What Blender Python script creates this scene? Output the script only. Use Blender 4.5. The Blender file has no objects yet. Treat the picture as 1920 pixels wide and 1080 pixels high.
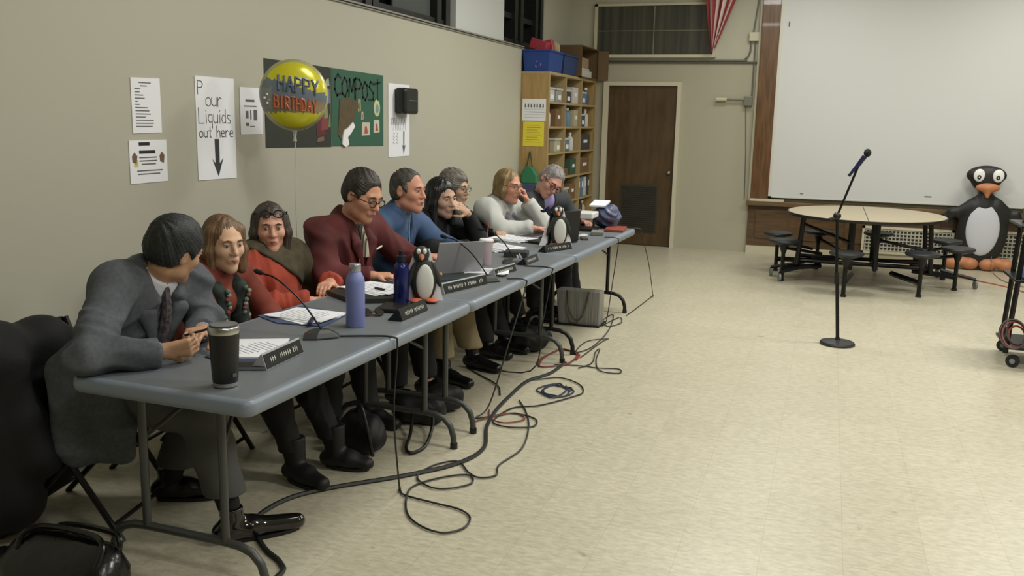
import bpy, bmesh, math, random
import numpy as np
from mathutils import Vector, Matrix

random.seed(7)
SC = bpy.context.scene
COL = SC.collection

# ------------------------------------------------------------------ camera
CAM_LOC = (3.3627, 0.0, 1.6359)
FWD = Vector((-0.31717227, 0.93107164, -0.18029796))
RGT = Vector((0.94507619, 0.32613308, 0.02163807))
UPV = Vector((-0.07894772, 0.16353231, 0.98337401))
cd = bpy.data.cameras.new('camera')
cd.sensor_width = 36.0
cd.lens = 1710.33 / 1920.0 * 36.0
cd.clip_start = 0.05
cam = bpy.data.objects.new('camera', cd)
COL.objects.link(cam)
M = Matrix((RGT, UPV, -FWD)).transposed().to_4x4()
M.translation = Vector(CAM_LOC)
cam.matrix_world = M
SC.camera = cam

# ------------------------------------------------------------------ world, lights, exposure
w = bpy.data.worlds.new('night'); SC.world = w; w.use_nodes = True
w.node_tree.nodes['Background'].inputs[0].default_value = (0.02, 0.024, 0.03, 1)
w.node_tree.nodes['Background'].inputs[1].default_value = 0.4
SC.view_settings.view_transform = 'Standard'
SC.view_settings.look = 'None'
SC.view_settings.gamma = 1.0
SC.view_settings.use_curve_mapping = False
SC.view_settings.exposure = -0.1

def area_light(loc, sx, sy, watts, col=(1.0, 0.985, 0.93)):
    l = bpy.data.lights.new('ceiling_lamp', 'AREA'); l.shape = 'RECTANGLE'
    l.size = sx; l.size_y = sy; l.energy = watts; l.color = col
    o = bpy.data.objects.new('ceiling_lamp', l); COL.objects.link(o); o.location = loc
    return o
for (lx, ly, wt) in ((2.6, 7.6, 95), (5.6, 7.6, 115), (2.9, 10.6, 34), (5.8, 10.6, 46),
                     (2.4, 4.0, 52), (5.4, 3.6, 110), (3.4, 0.6, 34), (6.4, 0.2, 50)):
    area_light((lx, ly, 3.72), 1.2, 0.6, wt)

# ------------------------------------------------------------------ materials
def lin(c):
    return tuple(((v/255.0)/12.92 if v/255.0 <= 0.04045 else ((v/255.0+0.055)/1.055)**2.4) for v in c)
MATS = {}
def mat(name, rgb, rough=0.6, metal=0.0, bump=0.0, bscale=60.0, vary=0.0, vscale=8.0, rgb2=None, coat=0.0,
        trans=0.0, emit=0.0, wave=None, alpha=1.0, stretch=None, sheen=0.0):
    if name in MATS: return MATS[name]
    m = bpy.data.materials.new(name); m.use_nodes = True
    nt = m.node_tree; b = nt.nodes['Principled BSDF']
    c = lin(rgb) + (1,)
    b.inputs['Base Color'].default_value = c
    b.inputs['Roughness'].default_value = rough
    b.inputs['Metallic'].default_value = metal
    b.inputs['Coat Weight'].default_value = coat
    b.inputs['Transmission Weight'].default_value = trans
    b.inputs['Sheen Weight'].default_value = sheen
    b.inputs['Alpha'].default_value = alpha
    if emit:
        b.inputs['Emission Color'].default_value = c; b.inputs['Emission Strength'].default_value = emit
    tc = nt.nodes.new('ShaderNodeTexCoord')
    mp = nt.nodes.new('ShaderNodeMapping'); nt.links.new(tc.outputs['Object'], mp.inputs[0])
    if stretch: mp.inputs['Scale'].default_value = stretch
    if vary or rgb2:
        n = nt.nodes.new('ShaderNodeTexNoise'); n.inputs['Scale'].default_value = vscale; n.inputs['Detail'].default_value = 5
        nt.links.new(mp.outputs[0], n.inputs['Vector'])
        r = nt.nodes.new('ShaderNodeValToRGB')
        r.color_ramp.elements[0].position = 0.35; r.color_ramp.elements[1].position = 0.65
        if rgb2 is None: rgb2 = tuple(max(0, v*(1-vary)) for v in rgb)
        r.color_ramp.elements[0].color = lin(rgb2) + (1,); r.color_ramp.elements[1].color = c
        nt.links.new(n.outputs['Fac'], r.inputs[0]); nt.links.new(r.outputs[0], b.inputs['Base Color'])
    if wave:
        wv = nt.nodes.new('ShaderNodeTexWave'); wv.inputs['Scale'].default_value = wave[0]
        wv.inputs['Distortion'].default_value = wave[1]; wv.inputs['Detail'].default_value = 3
        nt.links.new(mp.outputs[0], wv.inputs['Vector'])
        r = nt.nodes.new('ShaderNodeValToRGB')
        r.color_ramp.elements[0].color = lin(rgb2 or tuple(v*0.7 for v in rgb)) + (1,); r.color_ramp.elements[1].color = c
        nt.links.new(wv.outputs['Fac'], r.inputs[0]); nt.links.new(r.outputs[0], b.inputs['Base Color'])
    if bump:
        n = nt.nodes.new('ShaderNodeTexNoise'); n.inputs['Scale'].default_value = bscale; n.inputs['Detail'].default_value = 4
        nt.links.new(mp.outputs[0], n.inputs['Vector'])
        bp = nt.nodes.new('ShaderNodeBump'); bp.inputs['Strength'].default_value = bump; bp.inputs['Distance'].default_value = 0.01
        nt.links.new(n.outputs['Fac'], bp.inputs['Height']); nt.links.new(bp.outputs[0], b.inputs['Normal'])
    MATS[name] = m
    return m

def floor_mat():
    m = bpy.data.materials.new('vinyl_tile'); m.use_nodes = True
    nt = m.node_tree; b = nt.nodes['Principled BSDF']; N = nt.nodes.new; L = nt.links.new
    tc = N('ShaderNodeTexCoord')
    n1 = N('ShaderNodeTexNoise'); n1.inputs['Scale'].default_value = 22; n1.inputs['Detail'].default_value = 8; n1.inputs['Roughness'].default_value = 0.7
    mp = N('ShaderNodeMapping'); mp.inputs['Scale'].default_value = (1, 2.2, 1); L(tc.outputs['Object'], mp.inputs[0]); L(mp.outputs[0], n1.inputs['Vector'])
    r1 = N('ShaderNodeValToRGB'); r1.color_ramp.elements[0].position = 0.33; r1.color_ramp.elements[1].position = 0.62
    r1.color_ramp.elements[0].color = lin((170, 164, 142)) + (1,); r1.color_ramp.elements[1].color = lin((196, 190, 168)) + (1,)
    L(n1.outputs['Fac'], r1.inputs[0])
    # sparse dark scuffs
    n2 = N('ShaderNodeTexNoise'); n2.inputs['Scale'].default_value = 9; n2.inputs['Detail'].default_value = 3
    L(tc.outputs['Object'], n2.inputs['Vector'])
    r2 = N('ShaderNodeValToRGB'); r2.color_ramp.elements[0].position = 0.70; r2.color_ramp.elements[1].position = 0.76
    r2.color_ramp.elements[0].color = (1, 1, 1, 1); r2.color_ramp.elements[1].color = (0.72, 0.69, 0.62, 1)
    L(n2.outputs['Fac'], r2.inputs[0])
    mx = N('ShaderNodeMix'); mx.data_type = 'RGBA'; mx.blend_type = 'MULTIPLY'; mx.inputs['Factor'].default_value = 1
    L(r1.outputs[0], mx.inputs['A']); L(r2.outputs[0], mx.inputs['B'])
    br = N('ShaderNodeTexBrick'); br.offset = 0; br.inputs['Scale'].default_value = 1.0
    br.inputs['Brick Width'].default_value = 0.305; br.inputs['Row Height'].default_value = 0.305
    br.inputs['Mortar Size'].default_value = 0.0012; br.inputs['Mortar Smooth'].default_value = 0.2
    br.inputs['Color1'].default_value = (1, 1, 1, 1); br.inputs['Color2'].default_value = (0.94, 0.94, 0.93, 1); br.inputs['Mortar'].default_value = (0.78, 0.76, 0.7, 1)
    L(tc.outputs['Object'], br.inputs['Vector'])
    mx2 = N('ShaderNodeMix'); mx2.data_type = 'RGBA'; mx2.blend_type = 'MULTIPLY'; mx2.inputs['Factor'].default_value = 1
    L(mx.outputs['Result'], mx2.inputs['A']); L(br.outputs['Color'], mx2.inputs['B'])
    L(mx2.outputs['Result'], b.inputs['Base Color'])
    b.inputs['Roughness'].default_value = 0.34
    return m

def wood_mat(name, a, b2, rough=0.4, sc=(8, 8, 0.7)):
    return mat(name, a, rough, rgb2=b2, vary=0.1, vscale=5, stretch=sc, coat=0.2)

# ------------------------------------------------------------------ mesh helpers
class MB:
    """collects simple shapes (world coordinates) into ONE mesh"""
    def __init__(s): s.v = []; s.f = []; s.m = []; s.mi = 0; s.pc = []
    def mat(s, i): s.mi = i; return s
    def _add(s, vs, fs):
        o = len(s.v); s.v += [tuple(v) for v in vs]; s.pc.append((len(vs), len(fs)))
        for f in fs: s.f.append(tuple(i+o for i in f)); s.m.append(s.mi)
        return s
    def box(s, c, d, R=None):
        c = Vector(c); h = Vector(d)/2
        vs = [Vector((x*h.x, y*h.y, z*h.z)) for x in (-1, 1) for y in (-1, 1) for z in (-1, 1)]
        if R is not None: vs = [R @ v for v in vs]
        return s._add([v+c for v in vs], [(0,1,3,2),(4,6,7,5),(0,4,5,1),(2,3,7,6),(0,2,6,4),(1,5,7,3)])
    def b2(s, lo, hi):
        return s.box([(a+b)/2 for a, b in zip(lo, hi)], [abs(b-a) for a, b in zip(lo, hi)])
    def tube(s, pts, r, n=8, cap=True, closed=False):
        pts = [Vector(p) for p in pts]; m = len(pts); rs = r if isinstance(r, (list, tuple)) else [r]*m
        vs = []; prev = None
        for i, p in enumerate(pts):
            a = pts[i-1] if (i > 0 or closed) else pts[i]; b = pts[(i+1) % m] if (i < m-1 or closed) else pts[i]
            t = (b-a).normalized()
            if prev is None:
                prev = t.cross(Vector((0, 0, 1)))
                if prev.length < 0.1: prev = t.cross(Vector((1, 0, 0)))
            u = (prev - t*prev.dot(t)).normalized(); prev = u; w_ = t.cross(u)
            for k in range(n):
                an = 2*math.pi*k/n; vs.append(p + (u*math.cos(an) + w_*math.sin(an))*rs[i])
        fs = []
        for i in range(m if closed else m-1):
            j = (i+1) % m
            for k in range(n): fs.append((i*n+k, i*n+(k+1) % n, j*n+(k+1) % n, j*n+k))
        if cap and not closed: fs.append(tuple(range(n-1, -1, -1))); fs.append(tuple((m-1)*n+k for k in range(n)))
        return s._add(vs, fs)
    def lathe(s, prof, c, axis=(0, 0, 1), n=24, sx=1.0):
        """prof: (radius, height) pairs"""
        c = Vector(c); t = Vector(axis).normalized(); u = t.cross(Vector((0, 1, 0)))
        if u.length < 0.1: u = t.cross(Vector((1, 0, 0)))
        u.normalize(); w_ = t.cross(u); vs = []
        for (r, h) in prof:
            for k in range(n):
                an = 2*math.pi*k/n; vs.append(c + t*h + (u*math.cos(an)*sx + w_*math.sin(an))*max(r, 1e-4))
        fs = []
        for i in range(len(prof)-1):
            for k in range(n): fs.append((i*n+k, i*n+(k+1) % n, (i+1)*n+(k+1) % n, (i+1)*n+k))
        fs.append(tuple(range(n-1, -1, -1))); fs.append(tuple((len(prof)-1)*n+k for k in range(n)))
        return s._add(vs, fs)
    def prism(s, poly, O, U, V, t):
        """poly in (u,v) from origin O along U,V, thickness t along U x V"""
        O = Vector(O); U = Vector(U).normalized(); V = Vector(V).normalized(); W = U.cross(V)
        n = len(poly); a = [O + U*p[0] + V*p[1] for p in poly]; b = [p + W*t for p in a]
        fs = [tuple(range(n-1, -1, -1)), tuple(range(n, 2*n))] + [(i, (i+1) % n, n+(i+1) % n, n+i) for i in range(n)]
        return s._add(a+b, fs)
    def ell(s, c, r, n=16, R=None):
        vs = []; fs = []; c = Vector(c); m = n//2
        for i in range(m+1):
            th = math.pi*i/m
            for k in range(n):
                ph = 2*math.pi*k/n
                v = Vector((r[0]*math.sin(th)*math.cos(ph), r[1]*math.sin(th)*math.sin(ph), r[2]*math.cos(th)))
                if R is not None: v = R @ v
                vs.append(v + c)
        for i in range(m):
            for k in range(n): fs.append((i*n+k, (i+1)*n+k, (i+1)*n+(k+1) % n, i*n+(k+1) % n))
        return s._add(vs, fs)
    def strip(s, pts, wd, O, U, V, t):
        """hand-drawn stroke in a plane"""
        for a, b in zip(pts[:-1], pts[1:]):
            a = Vector(a); b = Vector(b); d = b-a
            if d.length < 1e-6: continue
            d.normalize(); nn = Vector((-d.y, d.x))*wd/2; a2 = a-d*wd*0.4; b2_ = b+d*wd*0.4
            s.prism([(a2-nn), (b2_-nn), (b2_+nn), (a2+nn)], O, U, V, t)
        return s
    def each(s, name, mats, parent=None, smooth=False, bevel=0.0, bseg=2):
        """every shape added becomes an object of its own"""
        out = []; vo = 0; fo = 0
        for (nv, nf) in s.pc:
            out.append(mk(name, s.v[vo:vo+nv], [tuple(i-vo for i in f) for f in s.f[fo:fo+nf]], mats, parent, s.m[fo:fo+nf], smooth, bevel, bseg)); vo += nv; fo += nf
        return out
    def build(s, name, mats, parent=None, smooth=False, bevel=0.0, bseg=2, weld=False):
        return mk(name, s.v, s.f, mats, parent, s.m, smooth, bevel, bseg)

WM = {}      # world matrices of built objects
def mk(name, v, f, mats, parent=None, mi=None, smooth=False, bevel=0.0, bseg=2):
    v = np.asarray(v, dtype=float)
    if parent is None:
        lo = v.min(0); hi = v.max(0); org = Matrix.Translation(((lo[0]+hi[0])/2, (lo[1]+hi[1])/2, lo[2]))
        wm = org
    else: wm = WM[parent.name]
    inv = np.array(wm.inverted()); vl = v @ inv[:3, :3].T + inv[:3, 3]
    me = bpy.data.meshes.new(name); me.from_pydata([tuple(x) for x in vl], [], [tuple(x) for x in f]) if not isinstance(f, np.ndarray) else fast_mesh(me, vl, f)
    me.update()
    if not isinstance(mats, (list, tuple)): mats = [mats]
    for m_ in mats: me.materials.append(m_)
    if mi is not None and len(mats) > 1: me.polygons.foreach_set('material_index', np.asarray(mi, dtype=np.int32))
    if smooth: me.polygons.foreach_set('use_smooth', np.ones(len(me.polygons), dtype=bool))
    if not isinstance(f, np.ndarray):
        bm = bmesh.new(); bm.from_mesh(me); bmesh.ops.recalc_face_normals(bm, faces=bm.faces); bm.to_mesh(me); bm.free()
    o = bpy.data.objects.new(name, me); COL.objects.link(o)
    if parent is None: o.matrix_world = wm; WM[o.name] = wm.copy()
    else: o.parent = parent; WM[o.name] = wm.copy()
    if smooth == 'auto' or (smooth and not isinstance(f, np.ndarray)):
        try: me.set_sharp_from_angle(angle=math.radians(42))
        except Exception: pass
    if bevel:
        b = o.modifiers.new('bevel', 'BEVEL'); b.width = bevel; b.segments = bseg; b.limit_method = 'ANGLE'; b.angle_limit = math.radians(35)
    return o
def fast_mesh(me, v, f):
    me.vertices.add(len(v)); me.vertices.foreach_set('co', v.astype(np.float32).ravel())
    me.loops.add(f.size); me.loops.foreach_set('vertex_index', f.astype(np.int32).ravel())
    me.polygons.add(len(f)); me.polygons.foreach_set('loop_start', np.arange(0, f.size, f.shape[1], dtype=np.int32))
    try: me.polygons.foreach_set('loop_total', np.full(len(f), f.shape[1], dtype=np.int32))
    except Exception: pass
    me.update(calc_edges=True); me.validate()

def thing(name, label, cat, loc=(0, 0, 0), rz=0.0, group=None):
    o = bpy.data.objects.new(name, None); COL.objects.link(o); o.empty_display_size = 0.1
    o.matrix_world = Matrix.Translation(loc) @ Matrix.Rotation(rz, 4, 'Z'); WM[o.name] = Matrix.Translation(loc) @ Matrix.Rotation(rz, 4, 'Z')
    o['label'] = label; o['category'] = cat
    if group: o['group'] = group
    return o
def tag(o, label, cat, group=None):
    o['label'] = label; o['category'] = cat
    if group: o['group'] = group
    return o
def struct(o): o['kind'] = 'structure'; return o
def copy_tree(o, loc=None, rz=None, parent=None):
    c = o.copy(); COL.objects.link(c); c.parent = parent
    if parent is None:
        mw = Matrix.Translation(loc) @ Matrix.Rotation(rz or 0, 4, 'Z'); c.matrix_world = mw; WM[c.name] = mw
    for ch in list(o.children): copy_tree(ch, parent=c)
    return c
def text_mb(mb, txt, size, O, U, V, t=0.0015, align='LEFT', bold=0.0):
    cu = bpy.data.curves.new('lettering', 'FONT'); cu.body = txt; cu.size = size; cu.align_x = align; cu.offset = bold
    cu.resolution_u = 2
    ob = bpy.data.objects.new('lettering', cu); COL.objects.link(ob)
    bpy.context.view_layer.update()
    me = bpy.data.meshes.new_from_object(ob.evaluated_get(bpy.context.evaluated_depsgraph_get()))
    O = Vector(O); U = Vector(U).normalized(); V = Vector(V).normalized(); W = U.cross(V)
    mb._add([O + U*v.co.x + V*v.co.y + W*t for v in me.vertices], [tuple(p.vertices) for p in me.polygons])
    bpy.data.objects.remove(ob); bpy.data.curves.remove(cu); bpy.data.meshes.remove(me)
    return mb
def catmull(pts, n=6, closed=False):
    P = [np.array(p, float) for p in pts]; out = []
    m = len(P)
    for i in range(m if closed else m-1):
        p0 = P[i-1] if (i > 0 or closed) else P[0]*2-P[1]; p1 = P[i]; p2 = P[(i+1) % m]
        p3 = P[(i+2) % m] if (i+2 < m or closed) else P[-1]*2-P[-2]
        for k in range(n):
            t = k/n; out.append(0.5*((2*p1)+(-p0+p2)*t+(2*p0-5*p1+4*p2-p3)*t*t+(-p0+3*p1-3*p2+p3)*t**3))
    if not closed: out.append(P[-1])
    return [tuple(x) for x in out]

# ------------------------------------------------------------------ shared materials
white = mat('white_paint', (205, 204, 194), 0.5)
paper = mat('paper', (232, 234, 238), 0.7)
ink = mat('black_ink', (24, 24, 26), 0.6)
inkg = mat('grey_ink', (96, 98, 104), 0.7)
blackp = mat('black_plastic', (16, 16, 17), 0.42)
blackm = mat('black_metal', (14, 14, 15), 0.35, 0.3)
chrome = mat('steel', (190, 190, 188), 0.28, 1.0)
wallm = mat('beige_wall', (176, 174, 158), 0.62, bump=0.03, bscale=90)
wallb = mat('beige_back_wall', (168, 164, 144), 0.7, bump=0.03, bscale=60)
trimw = mat('cream_trim', (198, 192, 168), 0.5)
woodd = wood_mat('dark_wood', (92, 58, 32), (70, 42, 22))
darkglass = mat('night_glass', (16, 20, 22), 0.08)
frame_m = mat('dark_frame', (26, 30, 28), 0.4)

# ------------------------------------------------------------------ room
YB = 12.28
fl = floor_mat()
struct(MB().b2((-0.3, -5, -0.1), (9.2, YB+0.3, 0)).build('floor', fl))
struct(MB().b2((-0.3, -5, 3.8), (9.2, YB+0.3, 3.9)).build('ceiling', mat('ceiling_white', (206, 204, 192), 0.9)))
# furred left wall up to the sill, then the window strip behind it
lw = MB().b2((-0.3, -5, 0), (0, 10.03, 2.45)).b2((-0.3, 10.03, 0), (-0.03, YB, 2.45)).b2((-0.3, -5, 3.5), (-0.05, YB, 3.8))
lw.b2((-0.3, 11.0, 2.45), (-0.05, YB, 3.5)).b2((-0.3, -5, 2.45), (-0.05, 2.2, 3.5))
struct(lw.build('wall_left', wallm))
struct(MB().b2((-0.3, 8.14, 2.45), (-0.02, 9.47, 3.5)).build('wall_left_pier', mat('pier_white', (196, 200, 198), 0.6)))
struct(MB().b2((-0.06, 2.2, 2.45), (0.03, 10.03, 2.462)).b2((-0.05, 2.2, 2.435), (0.015, 10.03, 2.445)).build('trim_1', mat('sill_grey', (140, 138, 132), 0.4)))
def window(y0, y1, nm, mull, rail=None):
    wroot = MB().b2((-0.26, y0, 2.46), (-0.2, y1, 3.5)).build(nm, darkglass); struct(wroot)
    f = MB()
    for yy in mull: f.b2((-0.2, yy-0.05, 2.46), (-0.06, yy+0.05, 3.5))
    f.b2((-0.2, y0, 2.46), (-0.08, y1, 2.53)).b2((-0.2, y0, 3.43), (-0.08, y1, 3.5))
    if rail: f.b2((-0.2, y0, rail-0.03), (-0.1, y1, rail+0.03))
    f.build('window_frame', frame_m, wroot)
    return wroot
window(2.2, 8.14, 'window_1', (2.25, 3.6, 5.0, 6.5, 6.62, 7.85, 8.05))
MB().b2((-0.15, 7.05, 2.53), (-0.13, 7.8, 3.43)).build('window_blind', mat('grey_blind', (74, 80, 78), 0.8), bpy.data.objects['window_1'])
window(9.47, 11.0, 'window_2', (9.52, 10.0, 10.2, 10.75, 10.95), 2.78)
# back wall with openings
bw = MB()
bw.b2((-0.3, YB, 0), (0.5, YB+0.3, 2.44)).b2((0.5, YB, 2.13), (1.42, YB+0.3, 2.44)).b2((1.42, YB, 0), (2.42, YB+0.3, 2.44)).b2((2.42, YB, 0), (9.2, YB+0.3, 3.8)).b2((0.5, YB+0.04, 0), (1.42, YB+0.3, 2.13))
struct(bw.build('wall_back', wallb))
struct(MB().b2((-0.3, YB, 2.44), (2.42, YB+0.3, 3.8)).build('wall_back_upper', mat('beige_upper', (182, 180, 162), 0.7)))
struct(MB().b2((9.0, -5, 0), (9.2, YB, 3.8)).build('wall_right', wallb))
struct(MB().b2((-0.3, -5.2, 0), (9.2, -5, 3.8)).build('wall_front', wallb))
# high window on the back wall with a curtain behind
w3 = struct(MB().b2((0.31, YB-0.012, 2.53), (1.84, YB-0.004, 3.15)).build('window_3', mat('curtain_glass', (82, 80, 66), 0.3, rgb2=(56, 58, 54), vary=0.3, vscale=6, stretch=(3, 1, 0.1))))
f = MB().b2((0.27, YB-0.05, 2.49), (1.88, YB, 2.53)).b2((0.27, YB-0.04, 3.15), (1.88, YB, 3.18)).b2((0.27, YB-0.04, 2.49), (0.31, YB, 3.18)).b2((1.84, YB-0.04, 2.49), (1.88, YB, 3.18))
f.build('window_frame', trimw, w3)
f = MB().b2((0.31, YB-0.02, 2.83), (1.84, YB-0.012, 2.84)).b2((1.06, YB-0.02, 2.53), (1.075, YB-0.012, 3.15))
f.build('window_bar', mat('dull_bar', (120, 118, 100), 0.6), w3)
# lower band of the back wall stands a little proud and is darker
struct(MB().b2((0.0, YB-0.03, 2.42), (2.42, YB, 2.44)).build('trim_2', mat('conduit_line', (76, 76, 62), 0.5)))
# door
d1 = struct(MB().b2((0.5, YB-0.01, 0.01), (1.42, YB+0.035, 2.13)).build('door_1', wood_mat('door_wood', (84, 64, 36), (66, 48, 24), 0.4, (2.5, 1, 0.5))))
f = MB().b2((0.43, YB-0.05, 0), (0.5, YB+0.04, 2.13)).b2((1.42, YB-0.05, 0), (1.47, YB+0.04, 2.13)).b2((0.43, YB-0.05, 2.13), (1.47, YB+0.04, 2.18))
f.build('door_frame', trimw, d1)
f = MB().b2((0.72, YB-0.02, 0.18), (1.23, YB-0.01, 0.83))
for i in range(22): f.box((0.975, YB-0.026, 0.21+i*0.028), (0.47, 0.014, 0.005), Matrix.Rotation(0.5, 3, 'X'))
f.build('louver_vent', mat('louver', (56, 54, 44), 0.5), d1)
MB().lathe([(0.0, 0), (0.022, 0.005), (0.028, 0.03), (0.02, 0.05), (0, 0.055)], (1.36, YB-0.01, 1.0), (0, -1, 0), 14).build('door_knob', chrome, d1, True)
# wainscot, ledge, wooden column, screen
wn = MB().b2((2.42, YB-0.04, 0.1), (9.0, YB, 0.63))
for i in range(6): wn.b2((2.52+i*1.1, YB-0.055, 0.2), (3.52+i*1.1, YB-0.04, 0.58))
struct(wn.build('wall_back_wainscot', wood_mat('panel_wood', (96, 72, 46), (78, 56, 32), 0.4, (0.7, 8, 8)), bevel=0.004))
struct(MB().b2((2.42, YB-0.05, 0), (9.0, YB, 0.1)).build('baseboard_back', trimw))
struct(MB().b2((2.40, YB-0.14, 0.63), (9.0, YB, 0.69)).build('trim_3', wood_mat('ledge_wood', (112, 88, 58), (90, 68, 42), 0.4, (0.7, 8, 8)), bevel=0.006))
struct(MB().b2((2.44, YB-0.12, 0.69), (2.66, YB, 3.8)).build('trim_4', wood_mat('column_wood', (108, 76, 44), (82, 56, 30), 0.35), bevel=0.006))
struct(MB().b2((2.41, YB-0.06, 0.69), (2.44, YB, 3.8)).build('trim_5', trimw))
struct(MB().b2((2.44, YB-0.14, 0.69), (2.86, YB-0.10, 0.72)).build('trim_6', trimw))
struct(MB().b2((5.75, YB-0.12, 0.69), (5.95, YB, 3.8)).build('trim_7', wood_mat('column_wood', (0, 0, 0), (0, 0, 0))))
scr = MB().b2((2.70, YB-0.09, 0.755), (5.75, YB-0.075, 3.8)).build('projection_screen', mat('screen_white', (206, 208, 206), 0.75))
tag(scr, 'big white projection screen filling the wall above the wood panelling', 'projection screen')
MB().b2((2.66, YB-0.095, 0.74), (5.75, YB-0.07, 0.756)).b2((2.66, YB-0.095, 0.74), (2.70, YB-0.07, 3.8)).build('screen_border', white, scr)
MB().b2((2.76, YB-0.094, 2.86), (2.775, YB-0.09, 2.92)).b2((3.05, YB-0.094, 0.80), (3.09, YB-0.09, 0.81)).b2((4.5, YB-0.094, 0.83), (4.58, YB-0.09, 0.842)).build('smudge', inkg, scr)

# radiator grilles
def grille(x0, x1, z0, z1, label):
    g = thing('radiator_grille', label, 'vent grille', ((x0+x1)/2, YB-0.06, z0), 0)
    MB().b2((x0, YB-0.062, z0), (x1, YB-0.05, z1)).build('backing', mat('vent_dark', (58, 56, 50), 0.8), g)
    f = MB().b2((x0, YB-0.085, z0), (x1, YB-0.062, z0+0.03)).b2((x0, YB-0.085, z1-0.03), (x1, YB-0.062, z1)).b2((x0, YB-0.085, z0), (x0+0.03, YB-0.062, z1)).b2((x1-0.03, YB-0.085, z0), (x1, YB-0.062, z1))
    f.build('grille_frame', trimw, g)
    f = MB(); n = int((x1-x0)/0.042)
    for i in range(1, n): f.box((x0+i*(x1-x0)/n, YB-0.068, (z0+z1)/2), (0.014, 0.006, z1-z0-0.03))
    m_ = int((z1-z0)/0.042)
    for i in range(1, m_): f.box(((x0+x1)/2, YB-0.072, z0+i*(z1-z0)/m_), (x1-x0-0.03, 0.006, 0.014))
    f.build('lattice', mat('lattice_white', (176, 174, 156), 0.5), g)
grille(3.83, 4.88, 0.1, 0.44, 'white lattice radiator grille under the ledge behind the round table')
grille(5.30, 6.3, 0.1, 0.46, 'white lattice radiator grille to the right behind the large penguin')

# switch box with arm, conduit, junction box
s = thing('hinged_wall_bracket', 'grey metal bracket arm with small box on wall beside wooden column', 'bracket', (2.3, YB, 1.95))
MB().tube([(1.95, YB-0.05, 1.965), (2.32, YB-0.05, 1.965)], 0.012, 8).build('arm', mat('grey_metal', (120, 120, 108), 0.4, 0.5), s)
MB().tube([(1.93, YB-0.05, 1.965), (2.06, YB-0.05, 1.965)], 0.024, 10).build('grip', trimw, s)
MB().b2((2.28, YB-0.07, 1.89), (2.38, YB, 2.01)).build('box', mat('grey_metal', (0, 0, 0)), s, bevel=0.005)
s = thing('electrical_conduit', 'thin metal conduit running along wall from junction box beside wooden column', 'conduit', (2.35, YB, 2.45))
gm = MATS['grey_metal']
MB().tube(catmull([(0.35, YB-0.02, 2.455), (2.1, YB-0.02, 2.455), (2.25, YB-0.02, 2.47), (2.31, YB-0.02, 2.55), (2.32, YB-0.02, 2.7)], 4), 0.011, 8).tube([(2.37, YB-0.02, 2.0), (2.37, YB-0.02, 2.7)], 0.009, 8).tube([(2.34, YB-0.02, 2.8), (2.38, YB-0.02, 3.2), (2.30, YB-0.02, 3.8)], 0.009, 8).tube([(2.30, YB-0.012, 1.9), (2.34, YB-0.012, 1.3), (2.36, YB-0.012, 0.7)], 0.005, 6).build('pipe', gm, s, True)
MB().b2((2.29, YB-0.06, 2.69), (2.41, YB, 2.80)).build('junction_box', trimw, s, bevel=0.006)
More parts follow.
